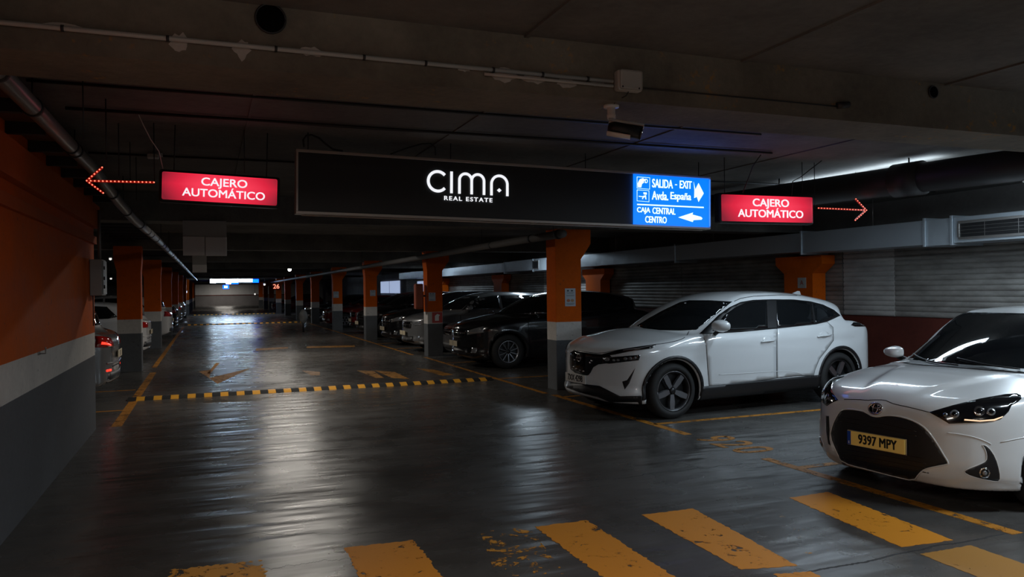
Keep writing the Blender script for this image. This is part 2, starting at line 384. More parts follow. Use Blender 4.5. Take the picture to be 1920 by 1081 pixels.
p = on(1, 1069, 557, 11.28); poster(rcols[0], p[0], p[2], .185, .285, 11.278, 'white notice with two small colour pictures on the nearest column')
p = on(1, 810, 556, 18.43); poster(rcols[1], p[0], p[2], .17, .20, 18.428, 'pale notice on orange part of the second right column', False)
p = on(1, 699, 549, 25.58); poster(rcols[2], p[0], p[2], .18, .19, 25.577, 'pale square notice on orange part of third right column', False)
p = on(1, 630, 552, 32.7); poster(rcols[3], p[0], p[2], .22, .26, 32.697, 'faint brown notice on the fourth right column', False)
t = thing('extinguisher_sign', 'red fire extinguisher sign with white symbol on the second right column', 'sign', (5.22, 18.425, .94))
box('plate', (-.13, -.006, -.13), (.13, 0, .13), mat('sign red', (.45, .03, .015), .4), t, .002)
prism('symbol', [(-.06, -.08), (.04, -.08), (.04, .03), (.07, .06), (.0, .09), (-.06, .04)], (0, -.006, 0), (1, 0, 0), (0, 0, 1), .002, M_white, t)
t = thing('hose_cabinet', 'narrow dark orange cabinet hanging beside the second right column', 'cabinet', (4.79, 18.62, 1.15))
box('cabinet_body', (-.08, -.1, 0), (.12, .1, .62), mat('cabinet red', (.30, .05, .01), .5), t, .03, 3); box('cabinet_door', (-.06, -.108, .04), (.10, -.1, .58), mat('cabinet door red', (.36, .07, .015), .45), t, .003); box('bracket', (.12, -.02, .3), (.19, .02, .34), M_dpipe, t)
# electrical box on the end of the left wall
t = thing('electrical_box', 'grey electrical box with black latches on the end of the orange wall', 'box', (-1.27, 10.12, 1.60))
box('housing', (.002, 0, 0), (.13, .36, .42), M_boxpl, t, .008); box('door', (.13, .015, .015), (.142, .345, .405), M_boxpl, t, .004)
for z in (.10, .2, .32): box('latch', (.142, .04, z-.02), (.155, .07, z+.02), M_black, t, .003)
tube('conduit', [(.095, .1, .42), (.095, .1, 1.0)], .016, M_pipe, t); tube('lower_cable', [(.03, .05, 0), (.03, .05, -.35)], .006, M_dpipe, t)
# big clamped pipe at left under the ceiling
t = thing('ceiling_pipe', 'long shiny grey pipe with clamps running along the left ceiling', 'pipe', (-.97, 2, 2.72))
PP = np.array([(-.97, -2, 2.70), (-.97, 7.4, 2.76), (-.955, 7.9, 2.75), (-.88, 9.3, 2.60), (-.82, 10.3, 2.51), (-.80, 10.8, 2.495), (-.76, 14, 2.49), (-.72, 58, 2.49)])
def pp(y, dz=0.): return (np.interp(y, PP[:, 1], PP[:, 0])+.97, y-2, np.interp(y, PP[:, 1], PP[:, 2])-2.72+dz)
tube('pipe_run', [pp(y) for y in PP[:, 1]], .052, M_pipe, t, 20)
for y in (4.0, 4.55, 5.4, 6.8, 7.0, 8.9, 9.8, 10.9, 12, 12.6, 13.6, 15, 15.7, 17, 18.6, 19.4, 21, 23, 25, 27, 29, 31, 36, 42): tube('clamp', [pp(y-.02), pp(y+.02)], .060, M_dpipe, t, 20)
for y in (5.4, 7.0, 9.6, 12, 15, 18.0, 23): tube('hanger_rod', [pp(y, .05), (pp(y)[0], y-2, .2)], .005, M_black, t, 6)
# ribs between the wall and the pipe
t = thing('ceiling_joists', 'dark ribs crossing under the ceiling between orange wall and grey pipe', 'joists', (-1.2, 4, 2.70))
box('deck', (-.6, -.2, .10), (.16, 50, .12), mat('deck underside with orange bounce', (.16, .05, .02), .8), t)  # orange light reflected off the wall is put into this colour
for i in range(46):
    box('joist', (-.58, i*.72, .02), (.16, i*.72+.06, .10), M_dpipe, t)
# right-hand pipes
t = thing('drain_pipe', 'large black pipe with collar hanging above the white crossover', 'pipe', (5.5, 4, 2.5))
tube('pipe_run', [(1.60, .38, .2), (1.36, 1.4, .2), (.96, 3.9, .2), (.55, 6.9, .2)], .15, M_dpipe, t, 24)
tube('collar', [(1.29, 1.85, .2), (1.24, 2.15, .2)], .175, M_dpipe, t, 24)
tube('hanger_rod', [(1.265, 2.0, .33), (1.265, 2.0, .42)], .008, M_black, t, 8); tube('hanger_rod', [(1.0, 3.65, .33), (1.0, 3.65, .42)], .008, M_black, t, 8)
t = thing('service_pipe', 'grey jointed pipe running past the tops of the right columns', 'pipe', (4.72, 11.6, 2.40))
tube('pipe_run', [(.02, -1.5, .0), (0, 0, .0), (-.05, 12, -.02), (-.1, 52, -.05)], .06, M_svc, t, 14)
for y in (-1.4, -.4, 1.4, 4.6, 7.8, 11, 14.5, 18, 22, 27, 33): tube('clamp', [(-.002*y, y, -.003), (-.002*y, y+.06, -.003)], .07, M_dpipe, t, 14)
for y in (-1.2, 2, 8, 14, 22, 30, 38): tube('pipe_hanger', [(0, y, .04), (0, y, .52)], .005, M_dpipe, t, 6)
# ventilation duct at right
t = thing('air_duct', 'galvanised rectangular air duct with vent grille along the right wall', 'duct', (9.3, 7, 2.16))
def duct_sec(y0, y1, z0=0., z1=.34, x0=0.): return box('duct_section', (x0, y0-7, z0), (.55, y1-7, z1), M_galv, t, .006)
duct_sec(2.5, 7.55); duct_sec(7.60, 7.98, -.02, .34); duct_sec(8.02, 10.40); duct_sec(10.45, 14.2, .02, .34); duct_sec(14.25, 20.2, .02, .34); duct_sec(20.25, 22, .0, .36); duct_sec(22.05, 24.5, .02, .36); duct_sec(24.55, 40, .02, .34)
for y in (7.575, 8.0, 10.42, 14.22, 20.22, 22.02, 24.52): box('duct_flange', (-.02, y-7-.02, -.03), (.56, y-7+.02, .37), M_galv, t, .004)
g = box('grille_recess', (-.004, -1.2, .07), (.0, .45, .25), M_black, t)
for a, b in (((-.022, -1.22, .25), (0, .47, .285)), ((-.022, -1.22, .035), (0, .47, .07)), ((-.022, .45, .07), (0, .485, .25)), ((-.022, -1.24, .07), (0, -1.2, .25))): box('grille_frame', a, b, M_steel, t, .004)
for z in (.115, .16, .205): box('grille_blade', (-.018, -1.2, z-.002), (-.006, .45, z+.002), M_steel, t)
for y in (-.8, -.35, .1): box('grille_bar', (-.010, y-.002, .07), (-.005, y+.002, .25), M_steel, t)
box('grille_recess', (-.004, 14.6, .08), (0, 15.0, .28), M_black, t)
for a, b in (((-.02, 14.56, .28), (0, 15.04, .31)), ((-.02, 14.56, .05), (0, 15.04, .08)), ((-.02, 14.56, .08), (0, 14.6, .28)), ((-.02, 15.0, .08), (0, 15.04, .28))): box('grille_frame', a, b, M_steel, t)
for y in (6, 9, 13, 17, 21): tube('duct_hanger', [(.1, y-7, .34), (.1, y-7, .77)], .005, M_steel, t, 6)
# hanging pale boards on the second and third beams
t = thing('cable_cover', 'pair of pale grey cover boards on the second ceiling beam', 'cover', (-.30, 11.1, 2.11))
box('cover_board', (0, -.02, 0), (.265, .0, .25), M_white, t, .003); box('cover_board', (.275, -.02, -.005), (.54, 0, .245), M_white, t, .003); box('cover_back', (0, 0, .0), (.54, .02, .46), M_boxpl, t)
t = thing('cable_cover', 'small pale cover board on the third ceiling beam', 'cover', (-.31, 18.35, 2.06))
box('cover_board', (0, -.02, 0), (.29, 0, .17), M_white, t, .003); box('cover_back', (0, 0, 0), (.29, .02, .51), M_boxpl, t)
# conduits on the first beam and the ceiling
t = thing('beam_conduit', 'grey conduit along the first beam ending at a junction box', 'conduit', (0, 3.68, 2.71))
tube('conduit_run', [(-3, 0, .012), (2.03, 0, .012)], .0105, M_conduit, t, 12)
tube('conduit_run', [(1.3, -.004, -.014), (2.03, -.004, -.014)], .008, M_conduit, t, 10)
for x in (-.55, -.15, .3, .7, 1.0, 1.35, 1.62, 1.88): tube('conduit_clip', [(x-.006, 0, .012), (x+.006, 0, .012)], .014, M_dpipe, t, 12)
tube('cable', [(2.2, .012, -.005), (3.6, .012, -.005)], .004, M_dpipe, t, 6)
tube('elbow', [(3.58, .01, .0), (3.66, .0, .01)], .02, M_dpipe, t, 12)
t = thing('junction_box', 'pale grey square junction box on the first concrete beam', 'junction box', (2.12, 3.70, 2.727))
box('box_body', (-.075, -.055, -.055), (.075, 0, .055), M_boxpl, t, .012, 3); box('lid', (-.068, -.066, -.052), (.068, -.055, .052), M_boxpl, t, .010, 3)
for x, z in ((-.055, -.04), (.045, -.043)): disc('screw', (x, -.066, z), .005, (0, -1, 0), M_dpipe, t, .002, 8)
tube('cable_tail', [(.0, -.03, -.055), (-.01, -.02, -.075), (-.035, .02, -.09), (-.045, .05, -.105)], .003, M_black, t, 6)
t = thing('security_camera', 'white bullet security camera hanging under the first concrete beam', 'camera', (2.085, 3.80, 2.625))
tube('mount_plate', [(0, 0, 0), (0, 0, -.014)], .042, M_white, t, 24); tube('mount_neck', [(0, 0, -.012), (0, 0, -.05), (0, 0, -.052), (0, 0, -.075)], [.022, .022, .025, .022], M_white, t, 20)
tube('arm', [(0, 0, -.07), (-.012, -.004, -.10), (-.01, -.004, -.125)], .008, M_white, t, 10)
dv = Vector((.84, -.50, -.22)).normalized(); b0 = Vector((-.02, 0, -.12))
tube('camera_body', [b0, b0+dv*.03, b0+dv*.18], [.022, .035, .038], M_black, t, 20)
tube('front_glass', [b0+dv*.18, b0+dv*.188], .040, M_gloss, t, 20)
up = Vector((0, 0, 1)); sd = dv.cross(up).normalized(); upn = sd.cross(dv)
for s_, nm in ((1, 'sunshield'), (-1, 'lower_shell')):
    pr = [(-.034, .028), (-.026, .036), (-.010, .042), (.010, .042), (.026, .036), (.034, .028)]
    L0, L1 = (-.005, .19) if s_ > 0 else (.0, .13)
    vs = []
    for d_ in (L0, L1):
        for a_, b_ in pr: vs.append(b0+dv*d_+sd*a_+upn*b_*s_*1.02)
        for a_, b_ in pr: vs.append(b0+dv*d_+sd*a_*1.08+upn*(b_*1.08+.002)*s_)
    n_ = len(pr); fs = []
    for i in range(n_-1):
        fs += [(i, i+1, 2*n_+i+1, 2*n_+i), (n_+i, 3*n_+i, 3*n_+i+1, n_+i+1), (i, n_+i, n_+i+1, i+1), (2*n_+i, 2*n_+i+1, 3*n_+i+1, 3*n_+i)]
    mk(nm, vs, fs, M_white, t, True)
disc('status_light', b0+dv*.188+upn*.003, .003, dv, mat('status led', (.8, .8, .8), .3, emis=(1, 1, 1), es=1.), t, .002, 8)
# ceiling cables
def cable(label, pts, r=.006, nm='ceiling_cable', m=M_dpipe):
    return tag(tube(nm, pts, r, m, None, 6), label, 'cable', 'cables and conduits under the ceiling')
cable('thin dark conduit crossing the ceiling just behind the first beam', [(-1, 5.4, 2.905), (.6, 5.4, 2.905), (4.4, 5.4, 2.905)], .010)
cable('dark conduit crossing the ceiling above the long black sign', [(-.9, 6.1, 2.90), (1.5, 6.12, 2.90), (3, 6.1, 2.90), (4.9, 6.1, 2.90), (5.1, 6.1, 2.90)], .012)
cable('dark conduit crossing the ceiling behind the long black sign', [(-1, 8.0, 2.905), (9.5, 8.0, 2.905)], .010)
cable('loop of black cable rising from the left end of the long black sign', [(.74, 6.5, 2.79), (.735, 6.5, 2.85), (.76, 6.5, 2.885), (.80, 6.5, 2.893), (.86, 6.5, 2.87), (.92, 6.5, 2.82), (.97, 6.5, 2.785), (1.05, 6.5, 2.775)], .008, m=M_black)
cable('sagging black cable above the left half of the long black sign', [(1.45, 6.5, 2.77), (1.6, 6.5, 2.83), (1.72, 6.5, 2.87), (1.8, 6.5, 2.88), (1.84, 6.5, 2.85), (1.845, 6.5, 2.78)], .006, m=M_black)
cable('black cable hanging to the right red sign', [(5.05, 6.2, 2.9), (5.03, 6.3, 2.8), (5.08, 6.42, 2.72), (5.06, 6.5, 2.56)], .005, m=M_black)
cable('black cable hooked over the right end of right red sign', [(5.9, 6.3, 2.9), (5.72, 6.4, 2.74), (5.68, 6.48, 2.7), (5.68, 6.5, 2.55)], .005, m=M_black)
cable('thin vertical wire above the left red sign', [(.28, 6.5, 2.9), (.28, 6.5, 2.56)], .003)
cable('tangled pale cable hanging from the ceiling left of the left red sign', [(-.45, 6.1, 2.9), (-.42, 6.2, 2.83), (-.38, 6.3, 2.75), (-.33, 6.4, 2.68), (-.31, 6.5, 2.57)], .004, m=M_conduit)
# thin droppers under the left ceiling
for i, (u, v0, v1) in enumerate(((155, 145, 260), (198, 180, 300), (222, 232, 330), (243, 232, 340), (255, 290, 380))):
    y = 5.0+.8*i; a = on(1, u, v0, y); b_ = on(1, u-6, v1, y)
    cable('thin vertical dropper, %s from the left between grey pipe and left red sign' % ordn[i], [(a[0], y, 2.915), (a[0], y, max(2.5, b_[2]))], .004)
t = thing('cable_clamp_box', 'crumpled pale bracket on the ceiling above the left red sign', 'bracket', tuple(fl(287, 293, 2.88)))
box('bracket_body', (-.05, -.04, -.02), (.05, .04, .02), M_conduit, t, .01); box('bracket_tab', (.03, -.03, .0), (.08, .03, .035), M_conduit, t, .005)
# ================================================================= FLOOR MARKINGS, BUMPS
def ragged(pts, step=.05, amp=.012, seed=0):
    r = random.Random(seed); out = []
    for i in range(len(pts)):
        a = np.array(pts[i][:2]); b = np.array(pts[(i+1) % len(pts)][:2]); L = np.linalg.norm(b-a); n = max(1, int(L/step))
        nn = np.array([-(b-a)[1], (b-a)[0]])/L
        for j in range(n): out.append(tuple(a+(b-a)*j/n+nn*r.uniform(-amp, amp)*(0 if j == 0 else 1)))
    return out
def paint(name, pts, m, th=.0015, rag=None, seed=0):
    pl = ragged(pts, .022, rag*.7, seed) if rag else [p[:2] for p in pts]
    return prism(name, pl, (0, 0, .0004), (1, 0, 0), (0, 1, 0), th, m, floor)
def rect(x0, y0, x1, y1): return [(x0, y0), (x1, y0), (x1, y1), (x0, y1)]
Z = [((1480, 933), (1552, 922), (1787, 1012), (1690, 1025)), ((1203, 965), (1300, 953), (1495, 1060), (1390, 1067))]
for i, q in enumerate(Z): paint('zebra_stripe', [fl(*p) for p in q], M_zebra, rag=.010, seed=i)
a, b, c = fl(1003, 987), fl(1100, 975), fl(1250, 1080); paint('zebra_stripe', [a, b, (b[0]-.05, 2.9), (a[0]-.02, 2.9)], M_zebra, rag=.014, seed=4)
a, b = fl(645, 1027), fl(775, 1012); paint('zebra_stripe', [a, b, (b[0]-.02, 3.0), (a[0]+.0, 3.0)], M_zebra, rag=.014, seed=5)
a, b = fl(320, 1068), fl(492, 1050); paint('zebra_stripe', [a, b, (b[0], 3.2), (a[0], 3.2)], worn('very worn zebra paint', .46, .475, (.66, .29, .02)), rag=.03, seed=6)
a, b = fl(1725, 1038), fl(1820, 1022); paint('zebra_stripe', [a, b, (b[0]-.05, 1.9), (a[0]-.1, 1.9)], worn('brown zebra paint', .39, .40, (.40, .19, .035)), rag=.008, seed=7)
a, b = fl(1450, 1076), fl(1520, 1071); paint('zebra_stripe', [a, b, (b[0]-.05, 2.1), (a[0]-.1, 2.1)], M_zebra, rag=.01, seed=8)
paint('faded_stripe', [fl(1340, 960), fl(1440, 950), fl(1640, 1050), fl(1550, 1062)], M_flecks, seed=9)
paint('faded_stripe', [fl(900, 995), fl(990, 985), fl(1060, 1075), fl(930, 1080)], worn('faded paint dense', .545, .555, (.62, .28, .03)), seed=10)
# bay lines
def line(x0, y0, x1, y1): return paint('bay_line', rect(x0, y0, x1, y1), M_line)
for a in ((4.83, 7.25, 4.93, 10.8), (4.80, 3.5, 4.90, 5.95), (4.80, 1.5, 4.90, 3.42), (4.80, 11.0, 4.88, 18.2), (4.70, 19, 4.78, 40)): line(*a)
for y in (3.38, 5.52, 7.97, 10.55, 13.2, 16.55): line(4.9, y-.045, 9.6, y+.045)
for y in (21.3, 23.6, 28.6): line(4.8, y-.045, 9.6, y+.045)
line(-1.12, 10.6, -1.0, 17.5); line(-1.16, 18.6, -1.06, 40); line(-6, 12.0, -1.12, 12.08); line(-6, 14.45, -1.15, 14.53)
text('bay_number', '920', .62, M_line, floor, (4.98, 6.62, .0008), (0, -1, 0), (1, 0, 0), sx=.85, depth=.0015, bold=.006, spacing=1.15)
# faint floor arrow and marks beyond the bump
M_dim = worn('dim floor arrow paint', .42, .50, (.42, .18, .02))
paint('floor_arrow', [fl(*p) for p in ((373, 696), (395, 693), (393, 708), (470, 690), (408, 719))], M_dim)
for q in (((565, 694), (600, 697), (600, 703), (583, 703)), ((668, 694), (700, 695), (720, 708), (705, 708)), ((702, 694), (740, 697), (768, 710), (735, 708)), ((780, 690), (815, 693), (850, 702), (830, 704)), ((480, 653), (540, 650), (540, 653), (480, 657)), ((575, 649), (665, 647), (665, 650), (575, 652))):
    paint('floor_mark', [fl(*p) for p in q], M_dim)
paint('floor_mark', [fl(*p) for p in ((405, 680), (412, 680), (394, 700), (388, 700))], M_dim)
# speed bumps
def bump_seg(y0, x0, x1, w=.30, h=.045):
    prof = [(0, 0), (.04, .018), (.10, .038), (w/2, h), (w-.10, .038), (w-.04, .018), (w, 0)]
    vs = [(x, y0+p, z+.001) for x in (x0, x1) for p, z in prof]; n = len(prof)
    fs = [(i, i+1, n+i+1, n+i) for i in range(n-1)]+[tuple(range(n-1, -1, -1)), tuple(range(n, 2*n)), (0, n, 2*n-1, n-1)]
    return vs, fs
t = thing('speed_bump', 'near black and yellow rubber speed bump across the aisle', 'speed bump', (-1.15, 12.98, 0))
nseg = 49; wd = 5.85/nseg
proto = {}
for i in range(nseg):
    k_ = 'y' if i % 2 else 'b'; end = i in (0, nseg-1)
    if k_ not in proto:
        vs, fs = bump_seg(0, .002, wd-.002); o = mk('bump_segment', vs, fs, M_ylw if k_ == 'y' else M_rubber, t); proto[k_] = o
        o['label'] = 'yellow segment' if k_ == 'y' else 'black segment'
    else: o = link(proto[k_].copy(), t)
    o.location = (i*wd, 0, 0)
def far_bump(y, x0, x1, lab):
    t = thing('speed_bump', lab, 'speed bump', (0, y, 0)); n = 40; w = (x1-x0)/n
    for par, nm, m in ((0, 'black_segments', M_rubber), (1, 'yellow_segments', M_ylw)):
        V, Fc = [], []
        for i in range(par, n, 2):
            vs, fs = bump_seg(0, x0+i*w, x0+(i+1)*w-.004); b = len(V); V += vs; Fc += [tuple(j+b for j in f) for f in fs]
        mk(nm, V, Fc, m, t)
far_bump(41.8, -1.1, 4.6, 'second speed bump far down the aisle'); far_bump(60, -1.1, 4.6, 'farthest speed bump near the far wall')
# ================================================================= SIGNS
E_white = mat('sign lettering lit', (.8, .8, .8), .4, emis=(.93, .95, 1.), es=.95)
E_blue = mat('lit blue panel', (.0, .06, .3), .4, emis=(.0, .19, .95), es=.85)
M_signblk = mat('matt black sign face', (.022, .024, .026), .5)
M_frame = mat('sign aluminium frame', (.50, .47, .44), .4, .3)
yS = 6.5; SL = on(1, 553, 277, yS); SR = on(1, 1330, 330, yS); BL = on(1, 550, 400, yS); BR = on(1, 1330, 427, yS)
th = math.atan2(SR[2]-SL[2], SR[0]-SL[0]); Ls = SR[0]-SL[0]; Hs = ((SL[2]-BL[2])+(SR[2]-BR[2]))/2
S = thing('hanging_sign', 'long black hanging sign with white logo and a blue exit panel', 'sign', (SL[0], yS, BL[2])); S.rotation_euler = (0, -th, 0)
box('sign_body', (.01, .004, .01), (Ls-.01, .11, Hs-.01), M_signblk, S)
f_ = .022
box('frame_rail', (0, -.012, Hs-f_), (Ls, .115, Hs), M_frame, S, .003); box('frame_rail', (0, -.012, 0), (Ls, .115, f_), M_frame, S, .003)
box('frame_rail', (0, -.012, f_), (f_*.8, .115, Hs-f_), M_frame, S, .003); box('frame_rail', (Ls-f_*.8, -.012, f_), (Ls, .115, Hs-f_), M_frame, S, .003)
def sl(u, v):      # pixel -> sign-local (x, z)
    p = on(1, u, v, yS); dx, dz = p[0]-SL[0], p[2]-BL[2]; return dx*math.cos(th)+dz*math.sin(th), -dx*math.sin(th)+dz*math.cos(th)
EX, EZ = (1, 0, 0), (0, 0, 1)
xb = sl(1187, 370)[0]
bp = box('blue_panel', (xb, -.004, f_), (Ls-f_*.8, .004, Hs-f_), E_blue, S)
def panel_light(par, loc, sx_, sz_, w, c):   # the light the backlit face sheds
    l = bpy.data.lights.new('panel_light', 'AREA'); l.shape = 'RECTANGLE'; l.size = sx_; l.size_y = sz_; l.energy = w; l.color = c
    o = link(bpy.data.objects.new('panel_light', l), par); o.location = loc; o.rotation_euler = (math.pi/2, 0, 0)
panel_light(S, ((xb+Ls)/2, -.02, Hs/2), Ls-xb, Hs*.9, 4.5, (.02, .2, 1.))
def arc(cx, cz, r, a0, a1, n=20): return [(cx+r*math.cos(a), cz+r*math.sin(a)) for a in np.linspace(math.radians(a0), math.radians(a1), n)]
def stroke(name, path, w, m=None, parent=S, y=-.0005, th_=.006):
    p = np.array(path); L = []; Rr = []
    for i in range(len(p)):
        d = p[min(i+1, len(p)-1)]-p[max(i-1, 0)]; d /= np.linalg.norm(d); n = np.array([-d[1], d[0]])
        L.append(p[i]+n*w/2); Rr.append(p[i]-n*w/2)
    bm = bmesh.new(); N = len(L)
    q = [[bm.verts.new((a[0], yy, a[1])) for a in s] for yy in (y, y-th_) for s in (L, Rr)]
    for i in range(N-1):
        bm.faces.new((q[0][i], q[0][i+1], q[1][i+1], q[1][i])); bm.faces.new((q[2][i], q[3][i], q[3][i+1], q[2][i+1]))
        bm.faces.new((q[0][i], q[2][i], q[2][i+1], q[0][i+1])); bm.faces.new((q[1][i], q[1][i+1], q[3][i+1], q[3][i]))
    for i in (0, N-1): bm.faces.new((q[0][i], q[1][i], q[3][i], q[2][i]))
    return frombm(name, bm, m or E_white, parent)
# logo, measured from the photograph (crop at 8x, origin 760,300)
def lg(x, y): return sl(760+x/8, 300+y/8)
c0 = lg(485, 318); top = lg(480, 152); rC = (top[1]-c0[1])-.011; wS = .0245
stroke('letter', arc(c0[0], c0[1], rC, 42, 318, 30), wS)
a = lg(692, 172); b = lg(690, 496); stroke('letter', [b, a], wS*.93)
b0_ = lg(810, 502); b1_ = lg(993, 513); b2_ = lg(1178, 523); tp = lg(897, 184)[1]-wS/2
r1 = (b1_[0]-b0_[0])/2; r2 = (b2_[0]-b1_[0])/2; zb = b1_[1]
pm = [(b0_[0], zb)]+arc(b0_[0]+r1, tp-r1, r1, 180, 0, 16)+[(b1_[0], zb)]
stroke('letter', pm, wS*.93); stroke('letter', [(b1_[0], tp-r1)]+arc(b1_[0]+r2, tp-r2, r2, 168, 0, 15)+[(b2_[0], zb)], wS*.93, y=-.0007)
a0_ = lg(1290, 528); a1_ = lg(1528, 545); rA = (a1_[0]-a0_[0])/2
stroke('letter', [(a0_[0], zb)]+arc(a0_[0]+rA, tp-rA, rA, 180, 0, 18)+[(a1_[0], zb)], wS*.93)
d0 = lg(1407, 453); prism('logo_diamond', [(-.021, 0), (0, -.018), (.021, 0), (0, .018)], (d0[0], -.0005, d0[1]), EX, EZ, .006, E_white, S)
rr_ = lg(948, 585); o = text('lettering', 'REAL ESTATE', .047, E_white, S, (0, 0, 0), EX, EZ, depth=.004, bold=.0006, spacing=1.28)
xs = [v.co.x for v in o.data.vertices]; zs = [v.co.z for v in o.data.vertices]; w_ = lg(1310, 600)[0]-lg(588, 600)[0]; h_ = lg(650, 540)[1]-lg(650, 604)[1]
for v in o.data.vertices: v.co = ((v.co.x-(max(xs)+min(xs))/2)*w_/(max(xs)-min(xs))+rr_[0], v.co.y-.0008, (v.co.z-(max(zs)+min(zs))/2)*h_/(max(zs)-min(zs))+rr_[1])
# blue panel writing (crop 5.19x, origin 1170,310)
def bl_(x, y): return sl(1170+x/5.19, 310+y/5.19)
def btext(s, cx, cy, hh, wpx, **kw):
    p = bl_(cx, cy); o = text('lettering', s, 1., E_white, S, (0, 0, 0), EX, EZ, depth=.004, bold=.014)
    xs = [v.co.x for v in o.data.vertices]; zs = [v.co.z for v in o.data.vertices]
    w = bl_(cx+wpx/2, cy)[0]-bl_(cx-wpx/2, cy)[0]; H_ = abs(bl_(cx, cy-hh/2)[1]-bl_(cx, cy+hh/2)[1])
    sx_, sz_ = w/(max(xs)-min(xs)), H_/(max(zs)-min(zs)); mx_, mz_ = (max(xs)+min(xs))/2, (max(zs)+min(zs))/2
    for v in o.data.vertices: v.co = ((v.co.x-mx_)*sx_+p[0], v.co.y-.0045, (v.co.z-mz_)*sz_+p[1])
    return o
btext('SALIDA', 372, 178, 84, 200); btext('-', 503, 188, 8, 18); btext('EXIT', 598, 188, 74, 116)
btext('Avda.', 348, 295, 84, 158); btext('España', 550, 310, 92, 200)
btext('CAJA', 188, 440, 66, 128); btext('CENTRAL', 386, 444, 62, 222); btext('CENTRO', 308, 528, 64, 208)
def bpoly(name, pts): return prism(name, [bl_(*p) for p in pts], (0, -.0045, 0), EX, EZ, .003, E_white, S)
bpoly('arrow', [(675, 160), (690, 235), (722, 172), (772, 272), (722, 355), (706, 305), (680, 318), (682, 240)])
bpoly('arrow', [(525, 505), (668, 458), (662, 478), (745, 500), (760, 515), (750, 528), (672, 532), (665, 550)])
bpoly('divider', [(125, 373), (772, 403), (772, 415), (125, 385)])
def ring(pts, w): return stroke('pictogram_frame', [bl_(*p) for p in pts+[pts[0]]], w, y=-.0045, th_=.003)
ring([(124, 112), (248, 120), (246, 232), (124, 222)], .004); ring([(124, 238), (240, 246), (240, 354), (124, 345)], .004)
bpoly('pictogram', [(132, 212), (130, 175), (150, 135), (180, 124), (190, 130), (190, 168), (172, 180), (164, 214)])
btext('P', 186, 150, 40, 22); btext('D', 214, 152, 40, 26)
bpoly('pictogram', [(185, 262), (218, 264), (218, 284), (190, 282)]); bpoly('pictogram', [(140, 296), (175, 300), (210, 288), (214, 330), (206, 330), (202, 306), (188, 312), (180, 328), (172, 326), (180, 308), (142, 304)])
# hangers
for x in (.10, Ls*.33, Ls*.66, Ls-.1): tube('hanger_rod', [(x, .05, Hs), (x, .05, 2.92-BL[2]-Hs*.0)], .004, M_black, S, 6)
tube('floodstrip', [(.05, .06, -.006), (Ls-.05, .06, -.006)], .005, M_frame, S, 6)
# red signs
def red_sign(px, lab, d, arrow):
    tl, tr, br, blc = [on(1, u, v, 6.5) for u, v in px]
    w = tr[0]-tl[0]; hgt = ((tl[2]-blc[2])+(tr[2]-br[2]))/2; a = math.atan2(tr[2]-tl[2], w)
    t = thing('lit_sign', lab, 'sign', (blc[0], 6.5, blc[2])); t.rotation_euler = (0, -a, 0)
    box('housing', (-.022, .0, -.02), (w+.022, .10, hgt+.02), M_black, t, .02, 3)
    m = mat('lit red face', (.3, .01, .04), .35, emis=(1, .05, .1), es=1.); k = NT(m)
    tc = k.n('ShaderNodeTexCoord'); sp = k.n('ShaderNodeSeparateXYZ'); k.l(tc.outputs['Generated'], sp.inputs[0])
    xx = k.math('ABSOLUTE', k.math('SUBTRACT', sp.outputs[0], .52)); zz = k.math('ABSOLUTE', k.math('SUBTRACT', sp.outputs[2], .6))
    s = k.math('ADD', k.math('MULTIPLY', k.math('POWER', k.math('MULTIPLY', xx, 2.), 2.2), .75), k.math('MULTIPLY', zz, .55))
    k.l(k.ramp(s, [(0, (1., .055, .105)), (.45, (.72, .018, .05)), (1, (.20, .012, .025))]), k.b.inputs['Emission Color'])
    box('lit_face', (0, -.006, 0), (w, .004, hgt), m, t, .012, 3)
    E_red_t = E_white
    for s_, zc, wf in (('CAJERO', .72, .40), ('AUTOMÁTICO', .30, .72)):
        o = text('lettering', s_, 1., E_red_t, t, (0, 0, 0), EX, EZ, depth=.003, bold=.014)
        xs = [v.co.x for v in o.data.vertices]; zs = [v.co.z for v in o.data.vertices]
        capw = (max(xs)-min(xs)); sx_ = w*wf/capw; base = hgt*.30/.73
        for v in o.data.vertices: v.co = ((v.co.x-(max(xs)+min(xs))/2)*sx_+w*.53, v.co.y-.0065, (v.co.z-.0)*base+hgt*zc)
    # led arrow
    A = thing('led_arrow', arrow[0], 'arrow', (0, 6.5, 0)); tail, tip, b1, b2 = [on(1, u, v, 6.5) for u, v in arrow[1]]
    pts = []
    for p, q, n in ((tail, tip, 18), (b1, tip, 6), (b2, tip, 6)):
        stroke('arrow_strip', [(p[0], p[2]), (q[0], q[2])], .016, mat('led strip', (.05, .003, .003), .5, emis=(.5, .01, .005), es=.35), A, y=.0, th_=.012)
        for i in range(n): pts.append(p+(q-p)*i/(n-1 if n > 6 else n))
    V, Fc = [], []
    for p in pts:
        vs, fs = tube_geo([(p[0], -.011, p[2]), (p[0], -.017, p[2])], .0052, 8); b = len(V); V += vs; Fc += [tuple(j+b for j in f) for f in fs]
    o = mk('led_dots', V, Fc, mat('led', (.8, .1, .05), .4, emis=(1., .16, .09), es=2.5), A); o['kind'] = 'stuff'
    tube('mount_rod', [(tail[0], .04, tail[2]), (tip[0], .04, tip[2])], .006, M_black, A, 6)
    tube('hanger_rod', [(tail[0], .04, tail[2]), (tail[0], .04, 2.92)], .004, M_black, A, 6)
    for x in (.08, w-.08): tube('hanger_rod', [(x, .05, hgt), (x, .05, 2.92-blc[2])], .004, M_black, t, 6)
red_sign(((303, 321), (519, 336), (519, 385), (303, 373)), 'left lit red sign reading CAJERO AUTOMÁTICO', 0, ('red LED arrow pointing left beside the left red sign', ((289, 342), (163, 339), (192, 314), (194, 362))))
